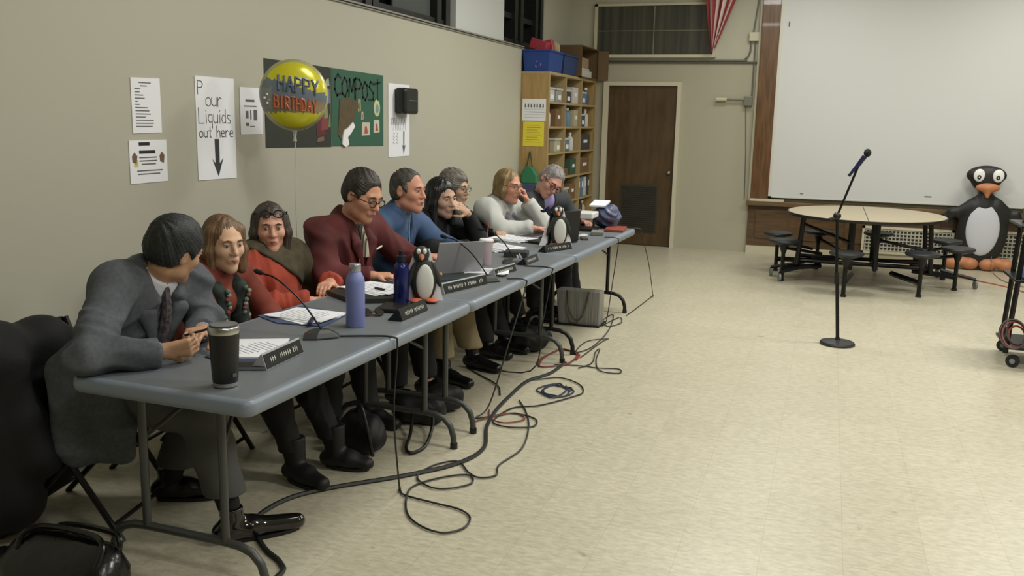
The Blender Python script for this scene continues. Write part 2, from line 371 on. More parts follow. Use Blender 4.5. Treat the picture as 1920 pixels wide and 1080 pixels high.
# ================================================================== SMOOTH SOLID BUILDER (round cones and ellipsoids blended, then meshed)
class SDF:
    def __init__(s): s.ops = []
    def _rec(s, fn, lo, hi, k, op): s.ops.append((fn, np.array(lo, float), np.array(hi, float), k, op)); return s
    def rc(s, a, b, ra, rb, k=.02, flat=None, cut=None, op='u'):
        a = np.array(a, float); b = np.array(b, float); ba = b-a; L2 = max(float(ba@ba), 1e-9); r = max(ra, rb)
        fl = None
        if flat: fl = (np.array(flat[0], float)/np.linalg.norm(flat[0]), flat[1])
        def fn(X, Y, Z):
            px, py, pz = X-a[0], Y-a[1], Z-a[2]
            t = np.clip((px*ba[0]+py*ba[1]+pz*ba[2])/L2, 0, 1)
            px = px-t*ba[0]; py = py-t*ba[1]; pz = pz-t*ba[2]
            if fl is not None:
                n, q = fl; c = (px*n[0]+py*n[1]+pz*n[2])*(q-1); px = px+c*n[0]; py = py+c*n[1]; pz = pz+c*n[2]
            d = np.sqrt(px*px+py*py+pz*pz)-(ra+(rb-ra)*t)
            if cut:
                for (cp, cn) in cut:
                    cn_ = np.array(cn, float)/np.linalg.norm(cn)
                    d = np.maximum(d, (X-cp[0])*cn_[0]+(Y-cp[1])*cn_[1]+(Z-cp[2])*cn_[2])
            return d
        m = r*(1 if not flat or flat[1] >= 1 else 1/flat[1])
        return s._rec(fn, np.minimum(a, b)-m, np.maximum(a, b)+m, k, op)
    def ell(s, c, rad, R=None, k=.02, op='u', cut=None):
        c = np.array(c, float); rad = np.array(rad, float); R_ = np.eye(3) if R is None else np.array(R, float)   # rows of R_: local axes
        def fn(X, Y, Z):
            dx, dy, dz = X-c[0], Y-c[1], Z-c[2]
            u = (dx*R_[0, 0]+dy*R_[0, 1]+dz*R_[0, 2])/rad[0]; v = (dx*R_[1, 0]+dy*R_[1, 1]+dz*R_[1, 2])/rad[1]; w_ = (dx*R_[2, 0]+dy*R_[2, 1]+dz*R_[2, 2])/rad[2]
            k0 = np.sqrt(u*u+v*v+w_*w_); k1 = np.sqrt((u/rad[0])**2+(v/rad[1])**2+(w_/rad[2])**2)+1e-9
            d = k0*(k0-1)/k1
            if cut:
                for (cp, cn) in cut:
                    cn_ = np.array(cn, float)/np.linalg.norm(cn)
                    d = np.maximum(d, (X-cp[0])*cn_[0]+(Y-cp[1])*cn_[1]+(Z-cp[2])*cn_[2])
            return d
        ext = np.sqrt((R_.T**2) @ (rad**2))
        return s._rec(fn, c-ext, c+ext, k, op)
    def planes(s, pls, lo, hi, op='s', k=.004):
        def fn(X, Y, Z):
            d = None
            for (cp, cn) in pls:
                cn_ = np.array(cn, float)/np.linalg.norm(cn)
                e = (X-cp[0])*cn_[0]+(Y-cp[1])*cn_[1]+(Z-cp[2])*cn_[2]
                d = e if d is None else np.maximum(d, e)
            return d
        return s._rec(fn, lo, hi, k, op)
    def mesh(s, h):
        lo = np.min([o[1]-o[3] for o in s.ops if o[4] == 'u'], 0)-3*h; hi = np.max([o[2]+o[3] for o in s.ops if o[4] == 'u'], 0)+3*h
        n = np.ceil((hi-lo)/h).astype(int)+1
        ax = [lo[i]+h*np.arange(n[i], dtype=np.float32) for i in range(3)]
        F = np.full(tuple(n), 1.0, np.float32)
        for fn, a, b, k, op in s.ops:
            m = k+3*h
            i0 = np.clip(np.floor((a-m-lo)/h).astype(int), 0, n); i1 = np.clip(np.ceil((b+m-lo)/h).astype(int)+1, 0, n)
            if np.any(i1 <= i0): continue
            sl = tuple(slice(i0[q], i1[q]) for q in range(3))
            X = ax[0][sl[0]][:, None, None]; Y = ax[1][sl[1]][None, :, None]; Z = ax[2][sl[2]][None, None, :]
            d = fn(X, Y, Z).astype(np.float32); G = F[sl]
            if op == 'u':
                q = np.maximum(k-np.abs(G-d), 0)/max(k, 1e-6); F[sl] = np.minimum(G, d)-q*q*k*.25
            else:
                d = -d; q = np.maximum(k-np.abs(G-d), 0)/max(k, 1e-6); F[sl] = np.maximum(G, d)+q*q*k*.25
        return surface_nets(F, lo, h)
    def build(s, name, h, mats, parent=None, disp=None, mi=None, smooth_it=1):
        v, f = s.mesh(h)
        if disp is not None:
            nrm = vnormals(v, f); v = v + nrm*disp(v)[:, None]
        return mk(name, v, f, mats, parent, None if mi is None else mi(v[f].mean(1)), True)

def vnormals(v, f):
    a = v[f[:, 2]]-v[f[:, 0]]; b = v[f[:, 3]]-v[f[:, 1]]; n = np.cross(a, b)
    N = np.zeros_like(v)
    for i in range(4): np.add.at(N, f[:, i], n)
    return N/(np.linalg.norm(N, axis=1, keepdims=True)+1e-12)

def surface_nets(F, lo, h):
    ins = F < 0
    c = [ins[i:ins.shape[0]-1+i, j:ins.shape[1]-1+j, k:ins.shape[2]-1+k] for i in (0, 1) for j in (0, 1) for k in (0, 1)]
    al = c[0].copy(); an = c[0].copy()
    for q in c[1:]: al &= q; an |= q
    act = an & ~al
    I, J, K = np.nonzero(act)
    vid = np.full(act.shape, -1, np.int32); vid[I, J, K] = np.arange(len(I))
    cor = {}
    for i in (0, 1):
        for j in (0, 1):
            for k in (0, 1): cor[(i, j, k)] = F[I+i, J+j, K+k]
    S = np.zeros((len(I), 3)); N = np.zeros(len(I))
    keys = list(cor)
    for a in keys:
        for d in range(3):
            if a[d] == 0:
                b = list(a); b[d] = 1; b = tuple(b)
                va, vb = cor[a], cor[b]; m = (va < 0) != (vb < 0)
                t = np.where(m, va/(np.where(m, va-vb, 1)), 0)
                p = np.tile(np.array(a, float), (len(I), 1)); p[:, d] += t
                S[m] += p[m]; N[m] += 1
    V = (S/N[:, None]+np.stack([I, J, K], 1))*h+lo
    Q = []
    for d in range(3):
        e, g = [(1, 2), (2, 0), (0, 1)][d]
        sl0 = [slice(1, -1)]*3; sl1 = [slice(1, -1)]*3
        sl0[d] = slice(0, -1); sl1[d] = slice(1, None)
        A = ins[tuple(sl0)]; B = ins[tuple(sl1)]
        ch = A != B; P = np.stack(np.nonzero(ch), 1)
        if len(P) == 0: continue
        sgn = A[tuple(P.T)]
        off = np.array([1, 1, 1]); off[d] = 0; P = P+off
        def cell(de, dg):
            q = P.copy(); q[:, e] -= de; q[:, g] -= dg; return vid[q[:, 0], q[:, 1], q[:, 2]]
        quad = np.stack([cell(1, 1), cell(0, 1), cell(0, 0), cell(1, 0)], 1)
        quad[~sgn] = quad[~sgn][:, ::-1]
        Q.append(quad)
    Q = np.concatenate(Q); Q = Q[(Q >= 0).all(1)]
    return V, Q
# ================================================================== FOLDING TABLES
PHI = -0.0251
TD = Vector((-math.sin(PHI), math.cos(PHI), 0)); TN = Vector((math.cos(PHI), math.sin(PHI), 0))
TO = Vector((1.688, 2.36, 0))
TZ = 0.735
top_m = mat('grey_tabletop', (106, 112, 116), 0.42, bump=0.08, bscale=220)
rim_m = mat('grey_table_rim', (120, 129, 140), 0.38)
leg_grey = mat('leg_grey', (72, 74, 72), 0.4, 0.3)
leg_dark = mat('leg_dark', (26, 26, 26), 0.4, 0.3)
def folding_table(k, label, lm):
    t = thing('folding_table', label, 'table', (0, 0, 0), 0, 'grey folding tables set end to end')
    hw, hl, r = 0.376, 0.912, 0.045
    def outline(ins):
        pts = []
        for cx, cy, a0 in ((hw-r, hl-r, 0), (-hw+r, hl-r, 90), (-hw+r, -hl+r, 180), (hw-r, -hl+r, 270)):
            for i in range(7):
                a = math.radians(a0+i*15); pts.append((cx+(r-ins)*math.cos(a), cy+(r-ins)*math.sin(a)))
        return pts
    mb = MB(); prev = None
    prof = [(0.012, TZ-0.055), (0.002, TZ-0.045), (0.0, TZ-0.03), (0.002, TZ-0.012), (0.010, TZ-0.003), (0.022, TZ), (0.034, TZ-0.001)]
    rings = [[(x, y, z) for x, y in outline(i)] for i, z in prof]
    n = len(rings[0]); vs = [p for rg in rings for p in rg]; fs = []
    for i in range(len(rings)-1):
        for j in range(n): fs.append((i*n+j, i*n+(j+1) % n, (i+1)*n+(j+1) % n, (i+1)*n+j))
    mb._add(vs, fs); mb.mat(1)._add(rings[-1], [tuple(range(n))]); mb._add(rings[0], [tuple(range(n-1, -1, -1))])
    mb.build('tabletop', [rim_m, top_m], t, True)
    for sy in (-1, 1):
        y = sy*0.79
        p = [(0.335, y, 0), (0.333, y, 0.06), (0.315, y, 0.115), (0.28, y, 0.15), (0.23, y, 0.166), (0.17, y, 0.17)]
        path = p + [(-x, y, z) for x, y, z in p[::-1]]
        l = MB().tube(path, 0.0155, 10).tube([(0.17, y, 0.165), (0.17, y, 0.69)], 0.0155, 10).tube([(-0.17, y, 0.165), (-0.17, y, 0.69)], 0.0155, 10)
        l.tube([(-0.3, y, 0.675), (0.3, y, 0.675)], 0.013, 8)
        lg = l.build('leg', lm, t, True)
        MB().tube([(0.335, y, 0), (0.335, y, 0.03)], 0.019, 10).tube([(-0.335, y, 0), (-0.335, y, 0.03)], 0.019, 10).each('foot_cap', blackp, lg, True)
        MB().tube([(0.17, y, 0.5), (0.1, y-sy*0.16, 0.6), (0.02, y-sy*0.36, 0.675)], 0.008, 6).tube([(-0.17, y, 0.5), (-0.1, y-sy*0.16, 0.6), (-0.02, y-sy*0.36, 0.675)], 0.008, 6).each('brace', lm, t, True)
    c = TO + TD*((k+0.5)*1.83) - TN*0.38
    t.matrix_world = Matrix.Translation(c) @ Matrix.Rotation(PHI, 4, 'Z')
    return t
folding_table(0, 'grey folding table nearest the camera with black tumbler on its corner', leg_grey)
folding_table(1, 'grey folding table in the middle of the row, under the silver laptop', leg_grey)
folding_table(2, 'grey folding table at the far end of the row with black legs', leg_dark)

def tp(u, v, z=0.0):      # metres along the row, metres in from the outer edge
    return TO + TD*u - TN*v + Vector((0, 0, TZ+z))

# ================================================================== WALL SIGNS
WU, WV = (0, 1, 0), (0, 0, 1)
def sheet(name, y0, y1, z0, z1, m, label, cat, skew=0.0, x=0.001, group=None):
    w_, h_ = y1-y0, z1-z0
    o = MB().prism([(0, 0), (w_, skew), (w_, h_+skew), (0, h_)], (x, y0, z0), WU, WV, 0.003).build(name, m)
    return tag(o, label, cat, group)
def lines(parent, y0, z0, rows, m=inkg, h=0.006, x=0.0045, name='printed_lines', dz=0.018):
    mb = MB()
    for i, (a, b) in enumerate(rows):
        if b > a: mb.b2((x, y0+a, z0-i*dz-h), (x+0.0008, y0+b, z0-i*dz))
    return mb.build(name, m, parent)
s1 = sheet('paper_notice', 3.825, 4.04, 1.53, 1.81, paper, 'white printed list taped up alone at upper left of wall', 'notice', 0.004)
lines(s1, 3.84, 1.79, [(0.04, .13), (0.05, .1), (0.01, .05), (0.01, .045), (0.01, .07), (0.01, .08), (0.01, .03), (.01, .04), (.01, .1), (.01, .11), (.01, .12), (.01, .08), (.01, .14), (.01, .14), (.01, .13)], dz=0.0158, h=0.005)
s2 = sheet('paper_notice', 3.79, 4.07, 1.275, 1.495, paper, 'white landscape flyer directly below the printed list, leftmost on wall', 'notice', 0.002)
lines(s2, 3.79, 1.485, [(0.07, .15), (0, 0), (0.07, .19)], ink, 0.016, dz=0.021, name='headline')
lines(s2, 3.79, 1.41, [(.07, .20), (.07, .20), (.085, .19), (0, 0), (.05, .24), (.055, .22)], dz=0.017, h=0.006)
mb = MB()
for cy in (3.825, 4.03): mb.prism([(-.015, 0), (.012, -.01), (.02, .03), (0, .05), (-.018, .03)], (0.0045, cy, 1.385), WU, WV, 0.001)
mb.each('little_drawing', mat('brown_print', (110, 86, 66), 0.7), s2)
mb = MB().prism([(-.02, 0), (.01, 0), (.01, .035), (-.02, .035)], (0.0042, 3.84, 1.36), WU, WV, 0.0008); mb.build('yellow_mark', mat('yellow_print', (200, 190, 90), 0.7), s2)

# hand lettering: strokes on a unit box
GL = {
 'P': [[(0, 0), (0, 1), (.45, .95), (.6, .75), (.45, .52), (0, .48)]],
 'o': [[(.3, .6), (.05, .45), (.05, .12), (.3, 0), (.55, .12), (.55, .45), (.3, .6)]],
 'u': [[(.05, .6), (.05, .15), (.25, 0), (.5, .12)], [(.52, .6), (.52, 0)]],
 'r': [[(.08, .6), (.08, 0)], [(.08, .4), (.3, .6), (.48, .52)]],
 'L': [[(0, 1), (0, 0), (.55, 0)]],
 'i': [[(.15, .6), (.15, 0)], [(.15, .82), (.15, .9)]],
 'q': [[(.5, .6), (.15, .6), (.05, .3), (.2, .05), (.5, .12)], [(.5, .6), (.5, -.35)]],
 'd': [[(.5, 1), (.5, 0)], [(.5, .5), (.2, .6), (.05, .3), (.2, 0), (.5, .1)]],
 's': [[(.48, .55), (.15, .6), (.08, .42), (.45, .2), (.4, .02), (.05, .03)]],
 't': [[(.25, .95), (.25, .05), (.4, 0)], [(.02, .62), (.5, .62)]],
 'h': [[(.05, 1), (.05, 0)], [(.05, .4), (.3, .6), (.5, .45), (.5, 0)]],
 'e': [[(.05, .32), (.5, .34), (.42, .58), (.15, .56), (.04, .28), (.18, .02), (.5, .05)]],
 'C': [[(.6, .85), (.35, 1), (.08, .75), (.05, .3), (.25, .02), (.6, .12)]],
 'O': [[(.3, .9), (.04, .6), (.08, .15), (.35, .02), (.58, .3), (.52, .75), (.3, .9)]],
 'M': [[(.02, 0), (.1, .9), (.32, .35), (.55, .9), (.62, 0)]],
 'S': [[(.55, .85), (.2, .95), (.08, .7), (.5, .4), (.5, .08), (.05, .05)]],
 'T': [[(.3, 1), (.3, -.1)], [(0, .78), (.62, .88)]],
}
def hand(mb, txt, y, z, h, wd, adv=0.72, x=0.0045, drop=0.0, t=0.0012):
    for ch in txt:
        if ch != ' ':
            for st in GL[ch]: mb.strip([(a*h, b*h) for a, b in st], wd, (x, y, z), WU, WV, t)
        y += (h*adv if ch != ' ' else h*0.5) * (0.5 if ch == 'i' else 1); z -= drop
    return y
s3 = sheet('paper_sign', 4.325, 4.68, 1.265, 1.845, paper, 'tall white handwritten sign reading Pour Liquids out here with thick arrow', 'sign', -0.002)
mk_ = mat('marker_grey', (74, 78, 80), 0.7)
mb = MB()
hand(mb, 'P', 4.345, 1.745, 0.075, 0.004); hand(mb, 'our', 4.41, 1.68, 0.085, 0.004, 0.62)
hand(mb, 'L', 4.345, 1.585, 0.085, 0.004); hand(mb, 'iquids', 4.40, 1.585, 0.08, 0.004, 0.62)
hand(mb, 'out', 4.345, 1.505, 0.06, 0.0045, 0.68); hand(mb, 'here', 4.50, 1.505, 0.065, 0.0045, 0.62)
mb.build('handwriting', mk_, s3)
MB().prism([(-.02, .0), (.02, .0), (.02, -.14), (.055, -.11), (.006, -.215), (-.045, -.115), (-.018, -.14)], (0.0045, 4.50, 1.495), WU, WV, 0.001).build('arrow', mat('arrow_dark', (50, 54, 56), 0.7), s3)
s4 = sheet('paper_notice', 4.735, 4.965, 1.52, 1.80, paper, 'small white sheet with two dark bars, left of the balloon', 'notice')
MB().b2((0.0045, 4.79, 1.715), (.0055, 4.88, 1.728)).b2((0.0045, 4.775, 1.685), (.0055, 4.90, 1.692)).b2((.0045, 4.79, 1.615), (.0055, 4.815, 1.66)).b2((.0045, 4.835, 1.61), (.0055, 4.845, 1.665)).b2((.0045, 4.87, 1.605), (.0055, 4.905, 1.668)).b2((.0045, 4.79, 1.57), (.0055, 4.82, 1.59)).b2((.0045, 4.83, 1.565), (.0055, 4.88, 1.57)).build('printed_blocks', inkg, s4)
p5 = sheet('poster_board', 4.995, 5.80, 1.435, 1.985, mat('poster_black', (44, 48, 38), 0.7), 'dark poster board hanging behind the yellow balloon', 'poster', -0.01)
cb = [((5.60, 1.50), (5.72, 1.62), (96, 34, 40)), ((5.66, 1.54), (5.76, 1.66), (128, 60, 62)), ((5.70, 1.72), (5.79, 1.83), (104, 112, 144)), ((5.72, 1.84), (5.78, 1.90), (150, 162, 156)), ((5.70, 1.62), (5.755, 1.73), (132, 138, 92)), ((5.755, 1.56), (5.79, 1.66), (110, 122, 84)), ((5.60, 1.46), (5.70, 1.5), (120, 90, 80))]
for i, (a, b, c) in enumerate(cb):
    MB().prism([(0, 0), (b[0]-a[0], 0.01), (b[0]-a[0]-.01, b[1]-a[1]), (.012, b[1]-a[1]-.01)], (0.005+i*0.0003, a[0], a[1]), WU, WV, 0.001).build('cut_out_picture', mat('clip_%d' % i, c, 0.7), p5)
p6 = sheet('poster_board', 5.81, 6.61, 1.43, 1.975, mat('poster_green', (48, 92, 72), 0.75), 'green poster board with COMPOST hand lettered across its top', 'poster', -0.012)
mb = MB()
yy = 5.85; 
for ch, dz in zip('COMPOST', (0, -.005, -.012, -.016, -.022, -.024, -.01)):
    hh = 0.15
    for st in GL[ch]: mb.strip([(a*hh, b*hh) for a, b in st], 0.018, (0.0045, yy, 1.785+dz), WU, WV, 0.0012)
    yy += 0.103
mb.build('lettering', mat('marker_black', (16, 26, 24), 0.6), p6)
MB().prism([(0, .04), (.05, 0), (.12, -.01), (.2, .06), (.26, .20), (.31, .24), (.30, .28), (.16, .31), (.03, .29)], (0.005, 5.89, 1.47), WU, WV, 0.003).build('brown_heap', mat('heap_brown', (98, 84, 58), 0.8, rgb2=(76, 66, 46), vary=.2, vscale=20, stretch=(1, 6, 1)), p6)
for (a, z, w_, h_, c) in ((6.25, 1.50, .13, .1, (196, 188, 168)), (6.44, 1.52, .1, .1, (190, 196, 176)), (6.19, 1.68, .05, .09, (150, 150, 110)), (6.24, 1.62, .04, .06, (170, 168, 140))):
    q = MB().prism([(0, 0), (w_, .004), (w_-.004, h_), (.006, h_)], (0.005, a, z), WU, WV, 0.001).build('picture_card', mat('card_%d' % int(a*100), c, .7), p6)
    MB().prism([(w_*.3, h_*.15), (w_*.75, h_*.15), (w_*.6, h_*.7), (w_*.4, h_*.7)], (0.0062, a, z), WU, WV, 0.001).build('card_drawing', mat('card_red', (160, 84, 70), .7), q)
q = MB().ell((0.005, 6.50, 1.71), (0.002, 0.052, 0.065), 20).build('oval_picture', mat('oval_pale', (196, 196, 150), .7), p6, True)
MB().ell((0.007, 6.50, 1.705), (0.0015, 0.028, 0.035), 14).build('oval_drawing', mat('oval_blue', (120, 146, 150), .7), q, True)
# crumpled wrapper stuck at the foot of the green poster
tag(MB().prism([(0, .0), (.05, -.02), (.10, .0), (.08, .05), (.13, .08), (.19, .13), (.16, .16), (.09, .12), (.03, .1), (.01, .06)], (0.006, 5.94, 1.44), WU, WV, 0.01).build('crumpled_wrapper', mat('wrapper_white', (238, 238, 240), 0.3)), 'crumpled shiny white wrapper stuck low on the green poster', 'wrapper')
s7 = sheet('paper_sign', 6.70, 7.09, 1.325, 1.91, paper, 'tall white handwritten sign with thin arrow, mostly behind black dispenser', 'sign')
mb = MB()
for i in range(5): mb.b2((.0045, 6.74, 1.635-i*.012), (.0055, 6.98+(i % 2)*.04, 1.638-i*.012))
for i in range(9): mb.strip([(0, 0), (0.012, -.05), (.02, -.1)], .004, (.0045, 6.75+i*.03, 1.64), WU, WV, .001)
for i in range(4): mb.strip([(0, 0), (.03, -.01), (.0, -.03), (.035, -.04)], .003, (.0045, 6.78+(i % 2)*.06, 1.52-(i//2)*.05), WU, WV, .001)
mb.build('handwriting', mat('faint_marker', (150, 150, 156), .7), s7)
MB().prism([(-.012, 0), (.012, 0), (.010, -.12), (.03, -.11), (0, -.19), (-.03, -.11), (-.010, -.12)], (0.0045, 6.98, 1.53), WU, WV, 0.001).build('arrow', inkg, s7)
bx = thing('wall_dispenser', 'black wall dispenser box hanging over the rightmost handwritten sign', 'dispenser', (0.06, 6.93, 1.67))
MB().b2((0.006, 6.80, 1.67), (0.11, 7.05, 1.88)).build('housing', mat('dispenser_black', (22, 26, 26), 0.35), bx, bevel=0.025, bseg=4)
MB().b2((0.11, 6.86, 1.775), (0.113, 7.0, 1.783)).build('label_strip', mat('dim_text', (90, 96, 96), .5), bx)

# ================================================================== BALLOON
yel = mat('foil_yellow', (206, 200, 50), 0.22, 0.15); 
def balloon():
    c = Vector((0.40, 4.70, 1.755)); toc = (Vector(CAM_LOC)-c); toc.z = 0; toc.normalize()
    W = toc; V = Vector((0, 0, 1)); U = V.cross(W)
    t = thing('foil_balloon', 'round yellow foil birthday balloon floating before the dark poster', 'balloon', (0.40, 4.70, 1.50))
    mb = MB(); R = 0.196; n = 56; rings = 18; D_ = 0.085
    def surf(r, a, side):
        k = r/R; th = D_*math.sqrt(max(0, 1-k**2.2)); cr = 1+0.012*math.sin(a*28)*k**6
        return c + U*(r*math.cos(a)*cr) + V*(r*math.sin(a)*cr*1.04) + W*side*th
    for side in (1, -1):
        vs = [surf(0, 0, side)]; fs = []
        for i in range(1, rings+1):
            r = R*math.sin(math.pi/2*i/rings)
            for k in range(n): vs.append(surf(r, 2*math.pi*k/n, side))
        for k in range(n): fs.append((0, 1+k, 1+(k+1) % n))
        for i in range(rings-1):
            for k in range(n): fs.append((1+i*n+k, 1+(i+1)*n+k, 1+(i+1)*n+(k+1) % n, 1+i*n+(k+1) % n))
        base = len(mb.v)
        for f_ in fs:
            cc = sum((vs[j] for j in f_), Vector())/len(f_)-c
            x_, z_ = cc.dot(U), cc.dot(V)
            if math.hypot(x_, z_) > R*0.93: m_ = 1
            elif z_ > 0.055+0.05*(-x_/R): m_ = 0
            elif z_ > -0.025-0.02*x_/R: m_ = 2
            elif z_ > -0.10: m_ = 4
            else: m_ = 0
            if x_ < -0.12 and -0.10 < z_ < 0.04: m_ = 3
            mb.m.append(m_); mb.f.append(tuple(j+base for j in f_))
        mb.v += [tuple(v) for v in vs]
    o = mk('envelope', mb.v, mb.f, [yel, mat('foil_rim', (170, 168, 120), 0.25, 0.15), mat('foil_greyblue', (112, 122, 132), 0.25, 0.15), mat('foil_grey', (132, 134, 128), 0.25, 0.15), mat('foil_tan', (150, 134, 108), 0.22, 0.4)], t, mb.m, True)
    def letters(txt, x0, z0, h, wd, name, m, lean=0.0):
        q = MB()
        for i, ch in enumerate(txt):
            G2 = {'H': [[(0, 0), (0, 1)], [(.55, 0), (.55, 1)], [(0, .5), (.55, .5)]], 'A': [[(0, 0), (.3, 1), (.6, 0)], [(.12, .4), (.48, .4)]],
                  'P': [[(0, 0), (0, 1), (.55, .9), (.55, .55), (0, .5)]], 'Y': [[(0, 1), (.3, .5), (.6, 1)], [(.3, .5), (.3, 0)]],
                  'B': [[(0, 0), (0, 1), (.5, .9), (.45, .55), (0, .5)], [(.45, .55), (.58, .3), (.45, 0), (0, 0)]], 'I': [[(.25, 0), (.25, 1)]],
                  'R': [[(0, 0), (0, 1), (.55, .9), (.5, .55), (0, .5), (.55, 0)]], 'T': [[(0, 1), (.6, 1)], [(.3, 1), (.3, 0)]],
                  'D': [[(0, 0), (0, 1), (.45, .85), (.55, .4), (.4, .05), (0, 0)]]}[ch]
            for st in G2:
                for a, b in zip(st[:-1], st[1:]):
                    pts = []
                    for (px_, pz_) in (a, b):
                        x_ = x0+(i*0.8+px_)*h[0]; z_ = z0+pz_*h[1]-lean*(x_)
                        k = min(0.97, math.hypot(x_, z_/1.04)/R); pts.append(c+U*x_+V*z_+W*(D_*math.sqrt(1-k**2.2)+0.003))
                    q.tube([pts[0], (pts[0]+pts[1])/2+W*0.002, pts[1]], wd, 6)
        q.build(name, m, t, True)
    letters('HAPPY', -0.085, 0.015, (0.058, 0.085), 0.0065, 'lettering', mat('foil_slate', (92, 104, 126), 0.3, 0.1), 0.12)
    letters('BIRTHDAY', -0.11, -0.085, (0.038, 0.07), 0.0055, 'lettering', mat('foil_red', (188, 104, 74), 0.3, 0.1), 0.12)
    b = MB()
    for i, (x_, z_) in enumerate(((-.15, .0), (-.135, -.03), (-.15, -.05), (-.12, .02), (-.165, -.02))): b.ell(c+U*x_+V*z_+W*(0.055), (0.008, 0.008, 0.008), 8)
    b.build('printed_dots', mat('dot_white', (220, 220, 220), .4), t, True)
    MB().tube([c-V*0.19, c-V*0.215, c-V*0.24, c-V*0.265], [0.024, 0.012, 0.008, 0.011], 10).build('neck', mat('foil_clear', (190, 190, 180), 0.25, 0.3), t, True)
    MB().tube([c-V*0.25, c-V*0.45+U*0.004, c-V*0.66-U*.003, c-V*0.85], 0.0022, 6).build('ribbon', mat('ribbon_pale', (190, 192, 182), 0.4), t, True)
balloon()

# ================================================================== BOOKCASE
pine = wood_mat('pine_ply', (172, 144, 94), (156, 128, 78), 0.5, (6, 6, .8))
pine_e = mat('pine_edge', (166, 146, 104), 0.55)
pback = mat('pine_back', (120, 96, 62), 0.7)
bc = thing('bookcase', 'tall plywood cubby bookcase along the left wall by the door', 'bookcase', (0.17, 11.15, 0))
Y0, Y1, ZT = 10.04, 12.24, 2.16
XF = 0.33
MB().b2((-0.02, Y0, 0), (XF-.008, Y0+0.025, ZT)).build('side_panel', pine, bc)
MB().b2((-0.02, Y1-0.025, 0), (XF-.008, Y1, ZT)).build('side_panel', pine, bc)
MB().b2((-0.03, Y0, 0), (-0.02, Y1, ZT)).build('back_panel', pback, bc)
MB().b2((-0.02, Y0, ZT-.001), (XF, Y1, ZT+.03)).build('top_panel', pine_e, bc)
YD = [10.065, 10.76, 11.50, 12.215]
for yd in YD[1:3]: MB().b2((-0.02, yd-0.012, 0), (XF, yd+0.012, ZT)).build('divider', pine_e, bc)
ZS = [0.06, 0.36, 0.66, 0.97, 1.27, 1.57, 1.85]
for zz in ZS: MB().b2((-0.02, Y0+.025, zz-0.012), (XF-.002, Y1-.025, zz+0.012)).build('shelf', pine_e, bc)
MB().b2((XF-.008, Y0, 0), (XF+.004, Y0+0.03, ZT)).b2((XF-.008, Y1-.03, 0), (XF+.004, Y1, ZT)).build('face_edge', pine_e, bc)
rowname = {1.85: 'top', 1.57: 'second', 1.27: 'third', 0.97: 'fourth', 0.66: 'fifth', 0.36: 'sixth', 0.06: 'bottom'}
bayname = ['nearest bay', 'middle bay', 'farthest bay']
rc = random.Random(11)
PAL = [((150, 152, 150), 'grey'), ((196, 196, 190), 'white'), ((70, 88, 112), 'slate blue'), ((64, 66, 70), 'charcoal'), ((120, 92, 60), 'brown'), ((98, 128, 150), 'pale blue'), ((176, 170, 140), 'cream'), ((60, 84, 66), 'dark green')]
contents = {(1.85, 0): [('bin', 1), ('bin', 0)], (1.85, 1): [('bin', 3), ('box', 1)], (1.85, 2): [('bin', 5), ('bottle', 2)],
            (1.57, 0): [('bottle', 1), ('box', 4)], (1.57, 1): [('bottle', 0), ('bottle', 5), ('box', 6)], (1.57, 2): [('bin', 2), ('bottle', 1)],
            (1.27, 0): [('bottle', 3), ('bin', 6)], (1.27, 1): [('bin', 5), ('bottle', 1)], (1.27, 2): [('box', 3)],
            (0.97, 0): [('stack', 6), ('stack', 1)], (0.97, 1): [('stack', 4), ('box', 7)], (0.97, 2): [('box', 4)],
            (0.66, 0): [('box', 4)], (0.66, 1): [('bin', 0), ('box', 4)], (0.66, 2): [('folder', 0), ('folder', 5), ('folder', 1), ('folder', 3)],
            (0.36, 0): [('box', 4)], (0.36, 1): [('stack', 6)], (0.36, 2): [('box', 3), ('bottle', 6)]}
used_l = set()
